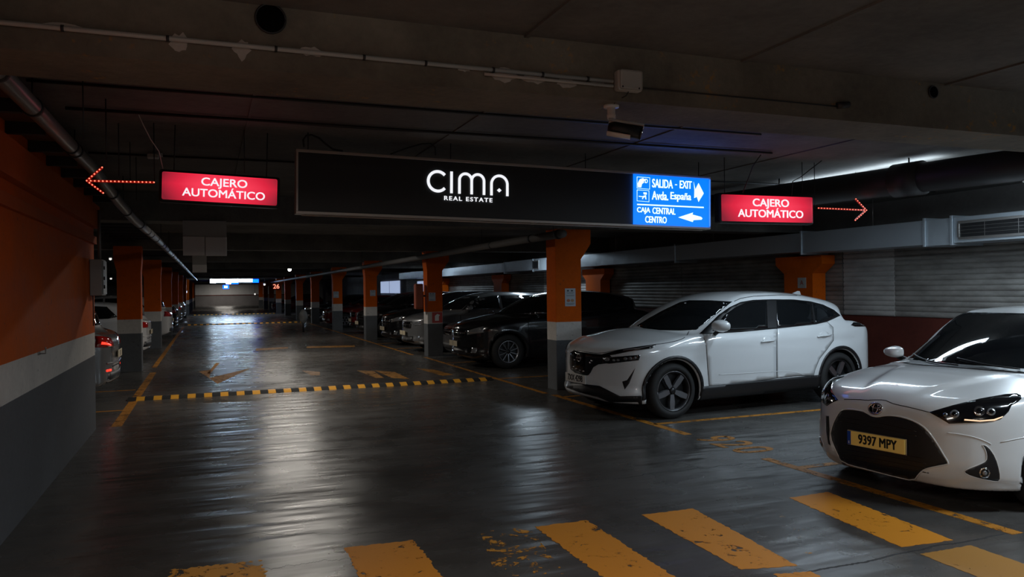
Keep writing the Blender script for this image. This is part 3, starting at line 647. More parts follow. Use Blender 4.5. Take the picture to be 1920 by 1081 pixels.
red_sign(((1353, 364), (1523, 370), (1523, 417), (1353, 414)), 'right lit red sign reading CAJERO AUTOMÁTICO', 0, ('red LED arrow pointing right beside the right red sign', ((1533, 390), (1623, 394), (1603, 373), (1602, 413))))
# distant lit signs
t = thing('distant_sign', 'bright white and blue lit direction sign far down the aisle', 'sign', (0, 60.6, 0))
E_far = mat('far white face', (.6, .6, .6), .4, emis=(.62, .82, 1.), es=40.); E_farb = mat('far blue face', (.1, .2, .6), .4, emis=(.0, .05, 1.), es=8.)
for (u0, v0, u1, v1, m) in ((394, 523, 405, 530, E_far), (406, 522.5, 447, 529, E_far), (448, 522.5, 473, 528, E_far), (474, 523, 485, 529.5, E_farb), (424, 529.5, 433, 532, E_far), (433, 529.5, 447, 532, E_farb)):
    a, b = on(1, u0, v1, 60.6), on(1, u1, v0, 60.6); box('sign_panel', (a[0], 0, a[2]), (b[0], .1, b[2]), m, t)
a, b = on(1, 394, 531, 60.6), on(1, 486, 522, 60.6); box('sign_back', (a[0], .1, a[2]), (b[0], .15, b[2]), M_black, t)
for x in (a[0]+.1, b[0]-.1): tube('hanger_rod', [(x, .05, b[2]-.05), (x, .05, 2.92)], .01, M_black, t, 6)
t = thing('distant_sign', 'small blue lit sign hanging below the distant white sign', 'sign', (0, 68, 0))
a, b = on(1, 418, 541, 68), on(1, 429, 534, 68); box('sign_face', (a[0], 0, a[2]), (b[0], .05, b[2]), E_farb, t); box('pictogram', (a[0]+.12, -.01, a[2]+.08), (b[0]-.12, 0, b[2]-.08), E_far, t); tube('hanger_rod', [((a[0]+b[0])/2, .03, b[2]), ((a[0]+b[0])/2, .03, 2.92)], .01, M_black, t, 6)
t = thing('number_sign', 'small round lit red and white sign far along the right columns', 'sign', tuple(on(1, 518, 537, 54)))
E_num = mat('lit number', (.8, .3, .2), .4, emis=(1, .35, .22), es=1.2)
text('number', '26', .42, E_num, t, (0, -.02, 0), EX, EZ, depth=.01, bold=.004); box('sign_plate', (-.27, 0, -.22), (.27, .03, .22), mat('number plate red', (.16, .02, .01), .5), t, .02)
tube('hanger_rod', [(0, .015, .2), (0, .015, 2.92-on(1, 518, 537, 54)[2])], .01, M_black, t, 6)
# lit openings on the right wall and left side
def lit(name, lab, cat, pts, m):
    o = thing(name, lab, cat, (0, 0, 0)); (x0, y0, z0), (x1, y1, z1) = pts
    box('pane', (x0, y0, z0), (x1, y1, z1), m, o); e = .05
    box('opening_frame', (x0-e*(x1-x0 > .2), y0-e*(y1-y0 > .2), z0-e), (x1+.01+e*(x1-x0 > .2), y1+.02+e*(y1-y0 > .2), z0), M_dpipe, o)
    box('mullion', ((x0+x1)/2-.03, (y0+y1)/2-.03, z0), ((x0+x1)/2+.03, (y0+y1)/2+.03, z1), M_dpipe, o)
    return o
E_pan = mat('lit shutter', (.5, .55, .6), .5, emis=(.55, .68, 1.), es=.55)
lit('lit_window', 'pale lit window high on the right wall beyond the fourth column', 'window', ((9.88, 42.5, 1.45), (9.93, 47.5, 2.15)), E_pan)
lit('lit_window', 'pale lit window high on the right wall behind the dark red cars', 'window', ((9.88, 35.2, 1.55), (9.93, 38.5, 2.05)), E_pan)
lit('lit_window', 'small pale lit window seen left of the first left column', 'window', ((-6.3, 40, 1.45), (-5.75, 40.05, 2.1)), E_pan)
def ball_lamp(p, lab, r=.07, es=8):
    t = thing('spot_lamp', lab, 'lamp', tuple(p)); bm = bmesh.new(); bmesh.ops.create_icosphere(bm, subdivisions=2, radius=r)
    frombm('lamp_bulb', bm, mat('lamp glow', (.9, .9, .9), .4, emis=(1, .97, .92), es=es), t, True); box('lamp_base', (-r, -r, r*.6), (r, r, r*1.4), M_white, t, .01); tube('stem', [(0, 0, r), (0, 0, 2.92-p[2])], .012, M_dpipe, t, 6)
ball_lamp(on(1, 543, 505, 34), 'small bright spot lamp under the ceiling left of the far right columns', .075, 12)
for i, (u, v, Y, l) in enumerate(((496, 533, 60, 'tiny lamp right of the distant white sign'), (207, 485, 22, 'tiny lamp upper left of the first left column'), (208, 522, 30, 'tiny lamp left of the first left column, below another'), (349, 547, 60, 'small white lamp among the far left columns'), (478, 551, 80, 'small lamp at the far right end of the aisle'))):
    ball_lamp(on(1, u, v, Y), l, .035 if Y < 40 else .08, .9)
t = thing('bin', 'white plastic bag hanging at the far right column', 'bag', tuple(fl(569, 622)))
bm = bmesh.new(); bmesh.ops.create_icosphere(bm, subdivisions=3, radius=.15)
for v in bm.verts: v.co.z = v.co.z*1.9+.62; v.co.x *= (1.1-.35*max(0, v.co.z-.7)); v.co.y *= .8; v.co.x += .03*math.sin(v.co.z*19)*math.sin(v.co.y*21)
frombm('bag_sack', bm, mat('white bag', (.22, .22, .22), .5), t, True); tube('bag_stand', [(0, 0, 0), (0, 0, .5)], .04, M_dpipe, t, 8); t.name = 'rubbish_bag'
# ---------------------------------------------------------------- lamps
for i, (x, y, z, L, ax, w, c, upf) in enumerate(LAMPS):
    t = thing('tube_lamp', 'fluorescent tube lamp under the ceiling, inferred from its light or added as fill, hidden by beams or out of view', 'lamp', (x, y, z), 0 if ax == 'X' else math.pi/2, 'fluorescent ceiling lamps')
    box('lamp_housing', (-L/2, -.05, .025), (L/2, .05, .10), M_white, t, .005)
    tube('lamp_tube', [(-L/2+.03, 0, .008), (L/2-.03, 0, .008)], .013, mat('tube glow', (.9, .9, .9), .4, emis=c, es=60 if i == 1 else 6), t, 8)
    tube('lamp_stem', [(0, 0, .1), (0, 0, 2.92-z)], .01, M_white, t, 6)
    ld = bpy.data.lights.new('lamp_light', 'AREA'); ld.shape = 'RECTANGLE'; ld.size = L; ld.size_y = .16 if i == 0 else .07; ld.energy = w; ld.color = c
    link(bpy.data.objects.new('lamp_light', ld), t).location = (0, 0, -.012)
    if upf:
        lu = ld.copy(); lu.energy = w*upf; o = link(bpy.data.objects.new('fill_uplight', lu), t); o.location = (0, 0, .105); o.rotation_euler = (math.pi, 0, 0)  # extra upward light above the housing, added to lift the dark ceiling
# ================================================================= CARS (implicit bodies, surface nets)
class Spl:
    """monotone cubic through control points"""
    def __init__(s, pts):
        p = np.array(pts, float); s.x, s.y = p[:, 0], p[:, 1]; h = np.diff(s.x); d = np.diff(s.y)/h
        m = np.zeros(len(s.x)); m[0], m[-1] = d[0], d[-1]
        for i in range(1, len(d)):
            if d[i-1]*d[i] > 0:
                w1, w2 = 2*h[i]+h[i-1], h[i]+2*h[i-1]; m[i] = (w1+w2)/(w1/d[i-1]+w2/d[i])
        s.m = m; s.h = h
    def __call__(s, t):
        t = np.clip(t, s.x[0], s.x[-1]); i = np.clip(np.searchsorted(s.x, t)-1, 0, len(s.h)-1)
        h = s.h[i]; u = (t-s.x[i])/h; u2 = u*u; u3 = u2*u
        return (2*u3-3*u2+1)*s.y[i]+(u3-2*u2+u)*h*s.m[i]+(-2*u3+3*u2)*s.y[i+1]+(u3-u2)*h*s.m[i+1]
def smax(a, b, k):
    h = np.maximum(k-np.abs(a-b), 0)/k; return np.maximum(a, b)+h*h*k*.25
def smin(a, b, k): return -smax(-a, -b, k)
class Body:
    def __init__(s, P):
        s.P = P; s.T = Spl(P['T']); s.R = Spl(P['R']); s.B = Spl(P['B']); s.XF = Spl(P['XF']); s.ZF = Spl(P['ZF'])
        s.XR = Spl(P['XR']); s.S = Spl(P['S']); s.WC = Spl(P['WC']); s.CR = Spl(P['CR']); s.HWX = Spl(P['HW'])
    def f(s, x, y, z):
        P = s.P; a = np.abs(y); w = P['hw']
        T = s.T(x)-s.CR(x)*(a/w)**2.2
        if 'bulge' in P:
            b = P['bulge']; yc = b[1]+b[2]*x; T = T+b[0]/(1+np.exp(np.clip((a-yc)/b[3], -30, 30)))*np.clip((x-.02)/.3, 0, 1)*np.clip((1.1-x)/.4, 0, 1)
        W = s.HWX(x)*s.S(z)
        R = P['rw']
        for cx in P['wx']:
            r = np.sqrt((x-cx)**2+(z-R)**2); W = W+P.get('flare', .018)*np.exp(-((r-P['ra']-.03)/.07)**2)
        if 'crease' in P:
            for (za, zb, xa, xb, amp, wd) in P['crease']:
                zc = za+(zb-za)*(x-xa)/(xb-xa); g = np.clip((x-xa)/.3, 0, 1)*np.clip((xb-x)/.3, 0, 1); W = W+amp*np.exp(-((z-zc)/wd)**2)*g
        xf = s.XF(a)+s.ZF(z)
        low = smax((z-T)*.95, a-W, P['k1'])
        low = smax(low, (xf-x)*.8, P['k2'])
        low = smax(low, (x-s.XR(a)-P['zr']*(z-.6)**2*-1)*.85, .07)
        low = smax(low, s.B(x)-z, .05)
        xs = x-P['bow']*np.minimum(a, .75)**2*np.clip((P['xm']-x)/.5, -1, 1)
        Rr = s.R(xs); e = .01; sl = (s.R(xs+e)-s.R(xs-e))/(2*e)
        cab = (z-Rr+P['rc']*(a/.7)**2.4*.06)/np.sqrt(1+sl*sl)
        wc = s.WC(z)*np.clip(s.HWX(x)/w, 0, 1)
        cab = smax(cab, (a-wc)*.93, P['k3'])
        cab = smax(cab, P['zc']-z, .02)
        f = smin(low, cab, P.get('k4', .03))
        for cx in P['wx']:
            r = np.sqrt((x-cx)**2+(z-R)**2); f = smax(f, -np.maximum(r-P['ra'], P['yi']-a), .012)
        return f
    def grad(s, p):
        e = .003; g = np.zeros_like(p)
        for i in range(3):
            d = np.zeros(3); d[i] = e; g[:, i] = (s.f(*(p+d).T)-s.f(*(p-d).T))/(2*e)
        return g
    def mesh(s, h):
        P = s.P; L = P['L']
        xs = np.arange(-.08, L+.1, h); n = int(1.08/h); ys = (np.arange(n)+.5)*h; zs = np.arange(.05, P['H']+.08, h)
        v = s.f(xs[:, None, None]+0*ys[None, :, None]+0*zs[None, None, :], ys[None, :, None]+0*xs[:, None, None]+0*zs[None, None, :], zs[None, None, :]+0*xs[:, None, None]+0*ys[None, :, None])
        v = np.concatenate([v[:, ::-1, :], v], 1); ys = np.concatenate([-ys[::-1], ys])
        ins = v < 0; nx, ny, nz = v.shape
        c = np.zeros((nx-1, ny-1, nz-1), int)
        corners = [(i, j, k_) for i in (0, 1) for j in (0, 1) for k_ in (0, 1)]
        for i, j, k_ in corners: c += ins[i:nx-1+i, j:ny-1+j, k_:nz-1+k_]
        act = np.argwhere((c > 0) & (c < 8)); idx = -np.ones(c.shape, int); idx[tuple(act.T)] = np.arange(len(act))
        acc = np.zeros((len(act), 3)); cnt = np.zeros(len(act))
        for A in corners:
            for ax in range(3):
                if A[ax]: continue
                Bc = list(A); Bc[ax] = 1
                va = v[tuple((act+A).T)]; vb = v[tuple((act+Bc).T)]; m = (va < 0) != (vb < 0)
                t = np.where(m, va/np.where(m, va-vb, 1), 0); p = np.tile(np.array(A, float), (len(act), 1)); p[:, ax] = t
                acc[m] += p[m]; cnt[m] += 1
        p = (act+acc/cnt[:, None])*h+np.array([xs[0], ys[0], zs[0]])
        for _ in range(3):
            g = s.grad(p); f = s.f(*p.T); st = g*(f/np.maximum((g*g).sum(1), .1))[:, None]
            ln = np.linalg.norm(st, axis=1); st *= np.minimum(1, .6*h/np.maximum(ln, 1e-9))[:, None]; p = p-st
        F = []
        for ax in range(3):
            sl0 = [slice(None)]*3; sl1 = [slice(None)]*3; sl0[ax] = slice(0, -1); sl1[ax] = slice(1, None)
            a_, b_ = ins[tuple(sl0)], ins[tuple(sl1)]; e = np.argwhere(a_ != b_)
            o1, o2 = [(1, 2), (2, 0), (0, 1)][ax]
            e = e[(e[:, o1] > 0) & (e[:, o2] > 0)]
            e = e[(e[:, o1] < c.shape[o1]) & (e[:, o2] < c.shape[o2])]
            q = []
            for d1, d2 in ((-1, -1), (0, -1), (0, 0), (-1, 0)):
                t = e.copy(); t[:, o1] += d1; t[:, o2] += d2; q.append(idx[tuple(t.T)])
            q = np.array(q).T; fl_ = a_[tuple(e.T)]
            q[~fl_] = q[~fl_][:, ::-1]; F.append(q)
        F = np.concatenate(F); F = F[(F >= 0).all(1)]
        return p, F
    def hit(s, O, D, t0, t1, n=160):
        """march rays O+tD to the surface; all arrays (N,3)"""
        N = len(D); T = np.full(N, np.nan); ts = np.linspace(t0, t1, n)
        done = np.zeros(N, bool); lo = np.full(N, t0, float)
        for a, b in zip(ts[:-1], ts[1:]):
            q = O+D*b; ii = ~done
            if not ii.any(): break
            f = s.f(*q[ii].T); k_ = np.where(ii)[0][f < 0]
            lo[k_] = a; T[k_] = b; done[k_] = True
        ok = done; l = lo.copy(); hgh = T.copy()
        for _ in range(14):
            m = (l+hgh)/2; q = O+D*m[:, None]; f = np.where(ok, s.f(*np.nan_to_num(q).T), 0); ins = f < 0
            hgh = np.where(ins, m, hgh); l = np.where(ins, l, m)
        return O+D*hgh[:, None], ok
def chaikin(p, it=2, closed=True):
    p = np.array(p, float)
    for _ in range(it):
        q = []
        n = len(p)
        rng = range(n) if closed else range(n-1)
        if not closed: q.append(p[0])
        for i in rng:
            a, b = p[i], p[(i+1) % n]; q += [a*.75+b*.25, a*.25+b*.75]
        if not closed: q.append(p[-1])
        p = np.array(q)
    return p
def resample(p, st, closed=True):
    q = []; n = len(p)
    for i in range(n if closed else n-1):
        a, b = p[i], p[(i+1) % n]; k_ = max(1, int(round(np.linalg.norm(b-a)/st)))
        for j in range(k_): q.append(a+(b-a)*j/k_)
    if not closed: q.append(p[-1])
    return np.array(q)
class Car:
    def __init__(s, name, label, x, y, yaw, P, paint, res=.045, cat='car', group=None, reuse=None):
        s.root = thing(name, label, cat, (x, y, 0), math.radians(yaw), group); s.b = Body(P); s.P = P; s.paint = paint
        a = math.radians(yaw); s.Mx = np.array([[math.cos(a), -math.sin(a), 0], [math.sin(a), math.cos(a), 0], [0, 0, 1.]]); s.N = np.array([x, y, 0.])
        p, F = s.b.mesh(res); me = bpy.data.meshes.new('body'); me.from_pydata(p.tolist(), [], F.tolist())
        me.polygons.foreach_set('use_smooth', [True]*len(F)); me.materials.append(paint); me.materials.append(M_black)
        # wheel wells and floor pan are unpainted: faces low down or facing inward in the wells
        cen = p[F].mean(1); n = np.zeros(len(F), int)
        R = P['rw']
        for cx in P['wx']:
            r = np.hypot(cen[:, 0]-cx, cen[:, 2]-R); n[(r < P['ra']+.012) & (np.abs(cen[:, 1]) < P['hw']-.02)] = 1
        qn = np.cross(p[F[:, 2]]-p[F[:, 0]], p[F[:, 3]]-p[F[:, 1]]); qn /= np.maximum(np.linalg.norm(qn, axis=1), 1e-9)[:, None]
        n[(cen[:, 2] < P['B'][1][1]+.06) & (np.abs(qn[:, 2]) > .93)] = 1
        me.polygons.foreach_set('material_index', n.tolist()); me.update()
        link(bpy.data.objects.new('body', me), s.root)
    def view(s, kind):
        """returns function pts2d -> (O, D) in car space and march range"""
        L = s.P['L']
        if kind == 'photo':
            def g(q):
                D = np.array([ray(u, v) for u, v in q]); D /= np.linalg.norm(D, axis=1)[:, None]
                return np.tile(s.Mx.T@(CAMP-s.N), (len(q), 1)), D@s.Mx
            d = np.linalg.norm(s.Mx.T@(CAMP-s.N)-np.array([L/2, 0, .7])); return g, max(.5, d-3.2), d+3.2, 7.
        if kind in ('left', 'right'):   # right = camera side (-y); coords (x, z)
            sg = 1 if kind == 'left' else -1
            return (lambda q: (np.array([[a, sg*1.3, b] for a, b in q]), np.tile([0, -sg*1., 0], (len(q), 1)))), 0, 1.3, .05
        if kind == 'front':             # coords (y, z)
            return (lambda q: (np.array([[-.5, a, b] for a, b in q]), np.tile([1., 0, 0], (len(q), 1)))), 0, L/2+.6, .05
        if kind == 'rear':
            return (lambda q: (np.array([[L+.5, a, b] for a, b in q]), np.tile([-1., 0, 0], (len(q), 1)))), 0, L/2+.5, .05
        if kind == 'top':               # coords (x, y)
            return (lambda q: (np.array([[a, b, 2.2] for a, b in q]), np.tile([0, 0, -1.], (len(q), 1)))), 0, 2.1, .05
    def skin(s, name, kind, poly, m, off=.003, depth=.012, step=None, smooth=0, mirror=False, par=None, label=None):
        g, t0, t1, st = s.view(kind); st = step or st
        p = np.array(poly, float)
        if smooth: p = chaikin(p, smooth)
        b = resample(p, st)
        mn, mxx = b.min(0), b.max(0); gx = np.arange(mn[0]+st/2, mxx[0], st); gy = np.arange(mn[1]+st/2, mxx[1], st)
        G = np.array([(i, j) for i in gx for j in gy]) if len(gx) and len(gy) else np.zeros((0, 2))
        if len(G):
            # inside test and distance from the border
            ins = np.zeros(len(G), bool); n = len(b)
            for i in range(n):
                a, c = b[i], b[(i+1) % n]; cond = (a[1] > G[:, 1]) != (c[1] > G[:, 1])
                with np.errstate(divide='ignore', invalid='ignore'): xi = (c[0]-a[0])*(G[:, 1]-a[1])/(c[1]-a[1])+a[0]
                ins ^= cond & (G[:, 0] < xi)
            G = G[ins]
            if len(G):
                d = np.sqrt(((G[:, None, :]-b[None])**2).sum(2)).min(1); G = G[d > st*.45]
        pts = np.concatenate([b, G]) if len(G) else b
        vv = [Vector(q) for q in pts]; n = len(b)
        r = geometry.delaunay_2d_cdt(vv, [(i, (i+1) % n) for i in range(n)], [list(range(n))], 1, 1e-7)
        q = np.array([list(v) for v in r[0]]); faces = [list(f) for f in r[2]]
        O, D = g(q); H_, ok = s.b.hit(O, D, t0, t1)
        faces = [f for f in faces if all(ok[i] for i in f)]
        lim = .32 if kind == 'photo' else max(.22, 4.5*st)
        faces = [f for f in faces if max(np.linalg.norm(H_[f[i]]-H_[f[i-1]]) for i in range(len(f))) < lim]
        if faces:      # keep the largest connected patch
            pr = list(range(len(q)))
            def fd_(i):
                while pr[i] != i: pr[i] = pr[pr[i]]; i = pr[i]
                return i
            for f in faces:
                for i in f[1:]: pr[fd_(i)] = fd_(f[0])
            cn = {}
            for f in faces: cn[fd_(f[0])] = cn.get(fd_(f[0]), 0)+1
            bst = max(cn, key=cn.get); faces = [f for f in faces if fd_(f[0]) == bst]
        if not faces: print('EMPTY SKIN', name); return None
        H_ = np.nan_to_num(H_); N = s.b.grad(H_); N /= np.maximum(np.linalg.norm(N, axis=1), 1e-6)[:, None]
        outer = H_+N*off
        # orientation
        tri = np.array([f[:3] for f in faces]); nn = np.cross(outer[tri[:, 1]]-outer[tri[:, 0]], outer[tri[:, 2]]-outer[tri[:, 0]])
        flip = (nn*N[tri[:, 0]]).sum(1) < 0; faces = [f[::-1] if fl_ else f for f, fl_ in zip(faces, flip)]
        used = {}
        for f in faces:
            for i in range(len(f)):
                e = (f[i], f[(i+1) % len(f)]); used[e] = 1
        V = outer.tolist(); Fc = list(faces); mp = {}
        def dup(i):
            if i not in mp: mp[i] = len(V); V.append((outer[i]-N[i]*depth).tolist())
            return mp[i]
        for (a, c) in used:
            if (c, a) not in used: ia, ic = dup(a), dup(c); Fc.append((c, a, ia, ic))
        us = sorted({i for f in Fc for i in f}); rm_ = {a: b for b, a in enumerate(us)}; V = [V[i] for i in us]; Fc = [tuple(rm_[i] for i in f) for f in Fc]
        out = []
        for sg in ((1, -1) if mirror else (1,)):
            VV = [(v[0], v[1]*sg, v[2]) for v in V]; FF = Fc if sg > 0 else [tuple(f)[::-1] for f in Fc]
            o = mk(name, VV, FF, m, par or s.root, False); o.data.polygons.foreach_set('use_smooth', [i < len(faces) for i in range(len(FF))])
            if label: o['label'] = label
            out.append(o)
        return out[0]
    def pt(s, kind, q, off=0):
        g, t0, t1, st = s.view(kind); O, D = g(np.array(q, float)); H_, ok = s.b.hit(O, D, t0, t1); N = s.b.grad(np.nan_to_num(H_)); N /= np.maximum(np.linalg.norm(N, axis=1), 1e-6)[:, None]
        return H_+N*off, N, ok
    def bead(s, name, kind, path, r, m, closed=False, off=0, smooth=0, mirror=False, step=None):
        g = s.view(kind); p = np.array(path, float)
        if smooth: p = chaikin(p, smooth, closed)
        p = resample(p, (step or g[3]), closed); h_, n_, ok = s.pt(kind, p, off); pts = [tuple(a) for a, k_ in zip(h_, ok) if k_]
        if closed and pts: pts.append(pts[0])
        if len(pts) < 2: print('EMPTY BEAD', name); return
        for sg in ((1, -1) if mirror else (1,)): tube(name, [(a, b*sg, c) for a, b, c in pts], r, m, s.root, 6)
    def strip(s, name, kind, path, w, m, off=.001, smooth=0, mirror=False, step=None, depth=.004):
        p = np.array(path, float)
        if smooth: p = chaikin(p, smooth, False)
        p = resample(p, step or s.view(kind)[3], False); L = []; R_ = []
        for i in range(len(p)):
            d = p[min(i+1, len(p)-1)]-p[max(i-1, 0)]; d /= max(np.linalg.norm(d), 1e-9); n = np.array([-d[1], d[0]])*w/2; L.append(p[i]+n); R_.append(p[i]-n)
        H_, N, ok = s.pt(kind, np.array(L+R_), off); n = len(L); V = [tuple(v) for v in H_]+[tuple(v) for v in (H_-N*(off+depth))]; F = []
        for i in range(n-1):
            if ok[i] and ok[i+1] and ok[n+i] and ok[n+i+1]:
                a, b, c, d = i, i+1, n+i+1, n+i; F.append((a, b, c, d)); k_ = 2*n
                F += [(a, a+k_, b+k_, b), (d, c, c+k_, d+k_)]
        V = [(v if not any(map(math.isnan, v)) else (0, 0, .5)) for v in V]
        for sg in ((1, -1) if mirror else (1,)): mk(name, [(a, b*sg, c) for a, b, c in V], F, m, s.root, True)
    def wheels(s, style='five', rim=.235, spk=None, width=.21, rm=None, dark=None):
        P = s.P; R = P['rw']; rm = rm or M_rim; dark = dark or M_rimdark; out = []
        tyre = [(-.5, rim), (-.5, R-.045), (-.42, R-.012), (-.28, R), (.28, R), (.42, R-.012), (.5, R-.045), (.53, R-.09), (.5, rim+.012), (.44, rim)]
        n = 40; V = []; F = []
        for i in range(n):
            a = 2*math.pi*i/n
            for (t, r) in tyre: V.append((r*math.cos(a), t*width, r*math.sin(a)))
        k_ = len(tyre)
        for i in range(n):
            for j in range(k_): F.append((i*k_+j, i*k_+(j+1) % k_, ((i+1) % n)*k_+(j+1) % k_, ((i+1) % n)*k_+j))
        bm = bmesh.new()
        # rim barrel + lip
        lp = [(-.4, rim), (.44, rim+.002), (.47, rim-.004), (.45, rim-.018), (.30, rim-.03), (-.4, rim-.035)]
        RV = []; RF = []
        for i in range(n):
            a = 2*math.pi*i/n
            for (t, r) in lp: RV.append((r*math.cos(a), t*width, r*math.sin(a)))
        k2 = len(lp)
        for i in range(n):
            for j in range(k2): RF.append((i*k2+j, i*k2+(j+1) % k2, ((i+1) % n)*k2+(j+1) % k2, ((i+1) % n)*k2+j))
        dv = [(rim*.98*math.cos(2*math.pi*i/n), .05*width, rim*.98*math.sin(2*math.pi*i/n)) for i in range(n)]
        ns = {'five': 5, 'ten': 10, 'six': 6}[style]; SV = []; SF = []
        for q in range(ns):
            a0 = 2*math.pi*q/ns+math.pi/2*(-1)
            w0, w1 = {'five': (.030, .062), 'ten': (.010, .012), 'six': (.022, .036)}[style]
            sec = [(.045, w0, .36), (rim*.55, (w0+w1)/2*.95, .40), (rim-.012, w1*(.62 if style == 'five' else 1), .43)]
            b = len(SV)
            for (r, w, t) in sec:
                for (ww, tt) in ((-w, t-.12), (-w*.82, t), (w*.82, t), (w, t-.12)):
                    tw = .018*(r/rim) if style == 'five' else 0
                    x_, z_ = r, ww+tw; SV.append((x_*math.cos(a0)-z_*math.sin(a0), tt*width, x_*math.sin(a0)+z_*math.cos(a0)))
            for i in range(2):
                for j in range(4): SF.append((b+i*4+j, b+i*4+(j+1) % 4, b+(i+1)*4+(j+1) % 4, b+(i+1)*4+j))
            SF += [(b, b+3, b+2, b+1), (b+8, b+9, b+10, b+11)]
        meT = mR = mD = mS = mH = None
        for cx in P['wx']:
            for sg in (-1, 1):
                w = bpy.data.objects.new('wheel', meT) if meT else mk('wheel', V, F, M_rubber, None, True)
                if meT: COL.objects.link(w)
                meT = w.data; w.parent = s.root; w.location = (cx, sg*(P['hw']-.01-width*.53), R); w.rotation_euler = (0, 0, 0 if sg > 0 else math.pi)
                w.rotation_euler = (0, (.3 if cx > 2 else 0), 0 if sg > 0 else math.pi)
                if mR:
                    for nm, me in (('rim', mR), ('brake_disc', mD), ('spokes', mS), ('hub_cap', mH)): link(bpy.data.objects.new(nm, me), w)
                else:
                    mR = mk('rim', RV, RF, dark if style == 'five' else rm, w, True).data
                    if style == 'five': tube('rim_edge', [(rim*.985*math.cos(a), .47*width, rim*.985*math.sin(a)) for a in np.linspace(0, 2*math.pi, 49)], .004, rm, w, 6)
                    mD = mk('brake_disc', dv, [tuple(range(n))[::-1]], M_black, w).data
                    mS = mk('spokes', SV, SF, rm, w).data; mH = tube('hub_cap', [(0, .30*width, 0), (0, .43*width, 0)], [.05, .034], dark, w, 16).data
        return
    def plate(s, c, w=.50, h=.11, ax='front', txt='', tilt=0, col=None):
        n = s.root; sg = -1 if ax == 'front' else 1
        o = box('number_plate', (c[0]+sg*.012, c[1]-w/2, c[2]-h/2), (c[0], c[1]+w/2, c[2]+h/2), col or mat('plate face', (.55, .52, .42), .45), n, .003)
        if txt: text('plate_text', txt, h*1.0, M_black, o, (c[0]+sg*.0125, c[1], c[2]), (0, sg*1, 0), (0, 0, 1), sx=.8, depth=.001, bold=.003)
        return o
def mirror_pair(car, x, y, z, sz=(.15, .12, .10), m=None, sides=(-1, 1)):
    """housing: rounded shell, flat towards the rear, tapering to the outside"""
    for sg in sides:
        V = []; F = []; nu, nv = 14, 20
        for i in range(nu+1):
            t = math.pi/2*i/nu          # 0 = nose, pi/2 = flat rear face rim
            for j in range(nv):
                a = 2*math.pi*j/nv; c_, s_ = math.cos(a), math.sin(a); c_ = math.copysign(abs(c_)**.75, c_); s_ = math.copysign(abs(s_)**.75, s_)
                yy = c_*math.sin(t)**.8*sz[1]; taper = 1-.28*max(0, yy*sg/sz[1])
                V.append((-sz[0]*.6*math.cos(t)+.02*yy*sg/sz[1], yy, s_*math.sin(t)**.8*sz[2]*.62*taper))
        for i in range(nu):
            for j in range(nv): F.append((i*nv+j, (i+1)*nv+j, (i+1)*nv+(j+1) % nv, i*nv+(j+1) % nv))
        F.append(tuple(nu*nv+j for j in range(nv))[::-1])
        o = mk('mirror', V, F, m or car.paint, car.root, True); o.location = (x, sg*y, z); o.data.polygons[-1].use_smooth = False
        box('mirror_glass', (.004, -sz[1]*.8, -sz[2]*.42), (.010, sz[1]*.7, sz[2]*.42), M_glass, o, .002)
        tube('mirror_stalk', [(-.02, -sg*sz[1]*.4, -sz[2]*.45), (0, -sg*sz[1]*1.5, -sz[2]*.95)], .026, M_black, o, 8)
# ---------------------------------------------------------------- white hatchback (nearest)
PY = dict(L=3.9, H=1.45, hw=.865, rw=.305, ra=.345, wx=(.80, 3.33), yi=.50, k1=.07, k2=.05, k3=.07, bow=.62, xm=2.3, zc=.82, zr=.0, rc=1.0, flare=.02,
    T=[(0, .735), (.1, .775), (.3, .825), (.6, .875), (1.0, .925), (1.3, .925), (2, .945), (3, 1.0), (3.5, 1.02), (3.9, .93)],
    CR=[(0, .03), (.3, .055), (.8, .08), (1.2, .06), (1.6, .02), (3.9, .02)],
    R=[(.7, .72), (1.0, .87), (1.2, .985), (1.5, 1.14), (1.8, 1.275), (2.05, 1.36), (2.3, 1.395), (2.7, 1.405), (3.1, 1.375), (3.4, 1.31), (3.65, 1.15), (3.85, .93), (3.9, .8), (4.0, .5)],
    B=[(-.1, .168), (.05, .168), (.2, .16), (3.6, .19), (3.9, .26)],
    XF=[(0, 0), (.3, .015), (.45, .05), (.6, .14), (.7, .25), (.78, .38), (.84, .55), (.9, .8)],
    ZF=[(.1, .10), (.19, .07), (.26, .02), (.38, 0), (.55, .005), (.66, .02), (.73, .05), (.80, .12), (.9, .4)],
    XR=[(0, 3.9), (.5, 3.85), (.75, 3.72), (.86, 3.5)], S=[(.15, .94), (.3, .975), (.5, 1.0), (.7, 1.0), (.85, .97), (1.0, .93)],
    WC=[(.8, .835), (.93, .80), (1.15, .71), (1.35, .60), (1.45, .52)], HW=[(0, .80), (.4, .845), (1, .865), (3, .865), (3.6, .82), (3.9, .76)],
    bulge=(.022, .17, .28, .017), crease=[(.62, .70, 1.3, 3.2, .012, .06)])
A = Car('hatchback', 'white hatchback with yellow front plate, nearest car at the right edge', 4.68, 4.47, 9, PY, M_paintW, .021)
def cB(p): return [(1540+x/5.053, 730+y/5.053) for x, y in p]
def cC(p): return [(1640+x/4.7, 570+y/4.7) for x, y in p]
gp = cB([(190, 190), (270, 183), (390, 200), (440, 225), (480, 250), (540, 258), (600, 245), (680, 245), (780, 262), (900, 305), (1000, 375), (1090, 500), (1160, 620), (1207, 695), (1190, 708), (1080, 728), (985, 750), (930, 790), (880, 862), (700, 822), (450, 757), (200, 692), (150, 600), (82, 440), (108, 330), (150, 240)])
g_ = A.skin('grille', 'photo', gp, M_black, .003, smooth=1, step=6)
A.bead('grille_surround', 'photo', gp, .006, M_paintW, True, smooth=1, off=.001)
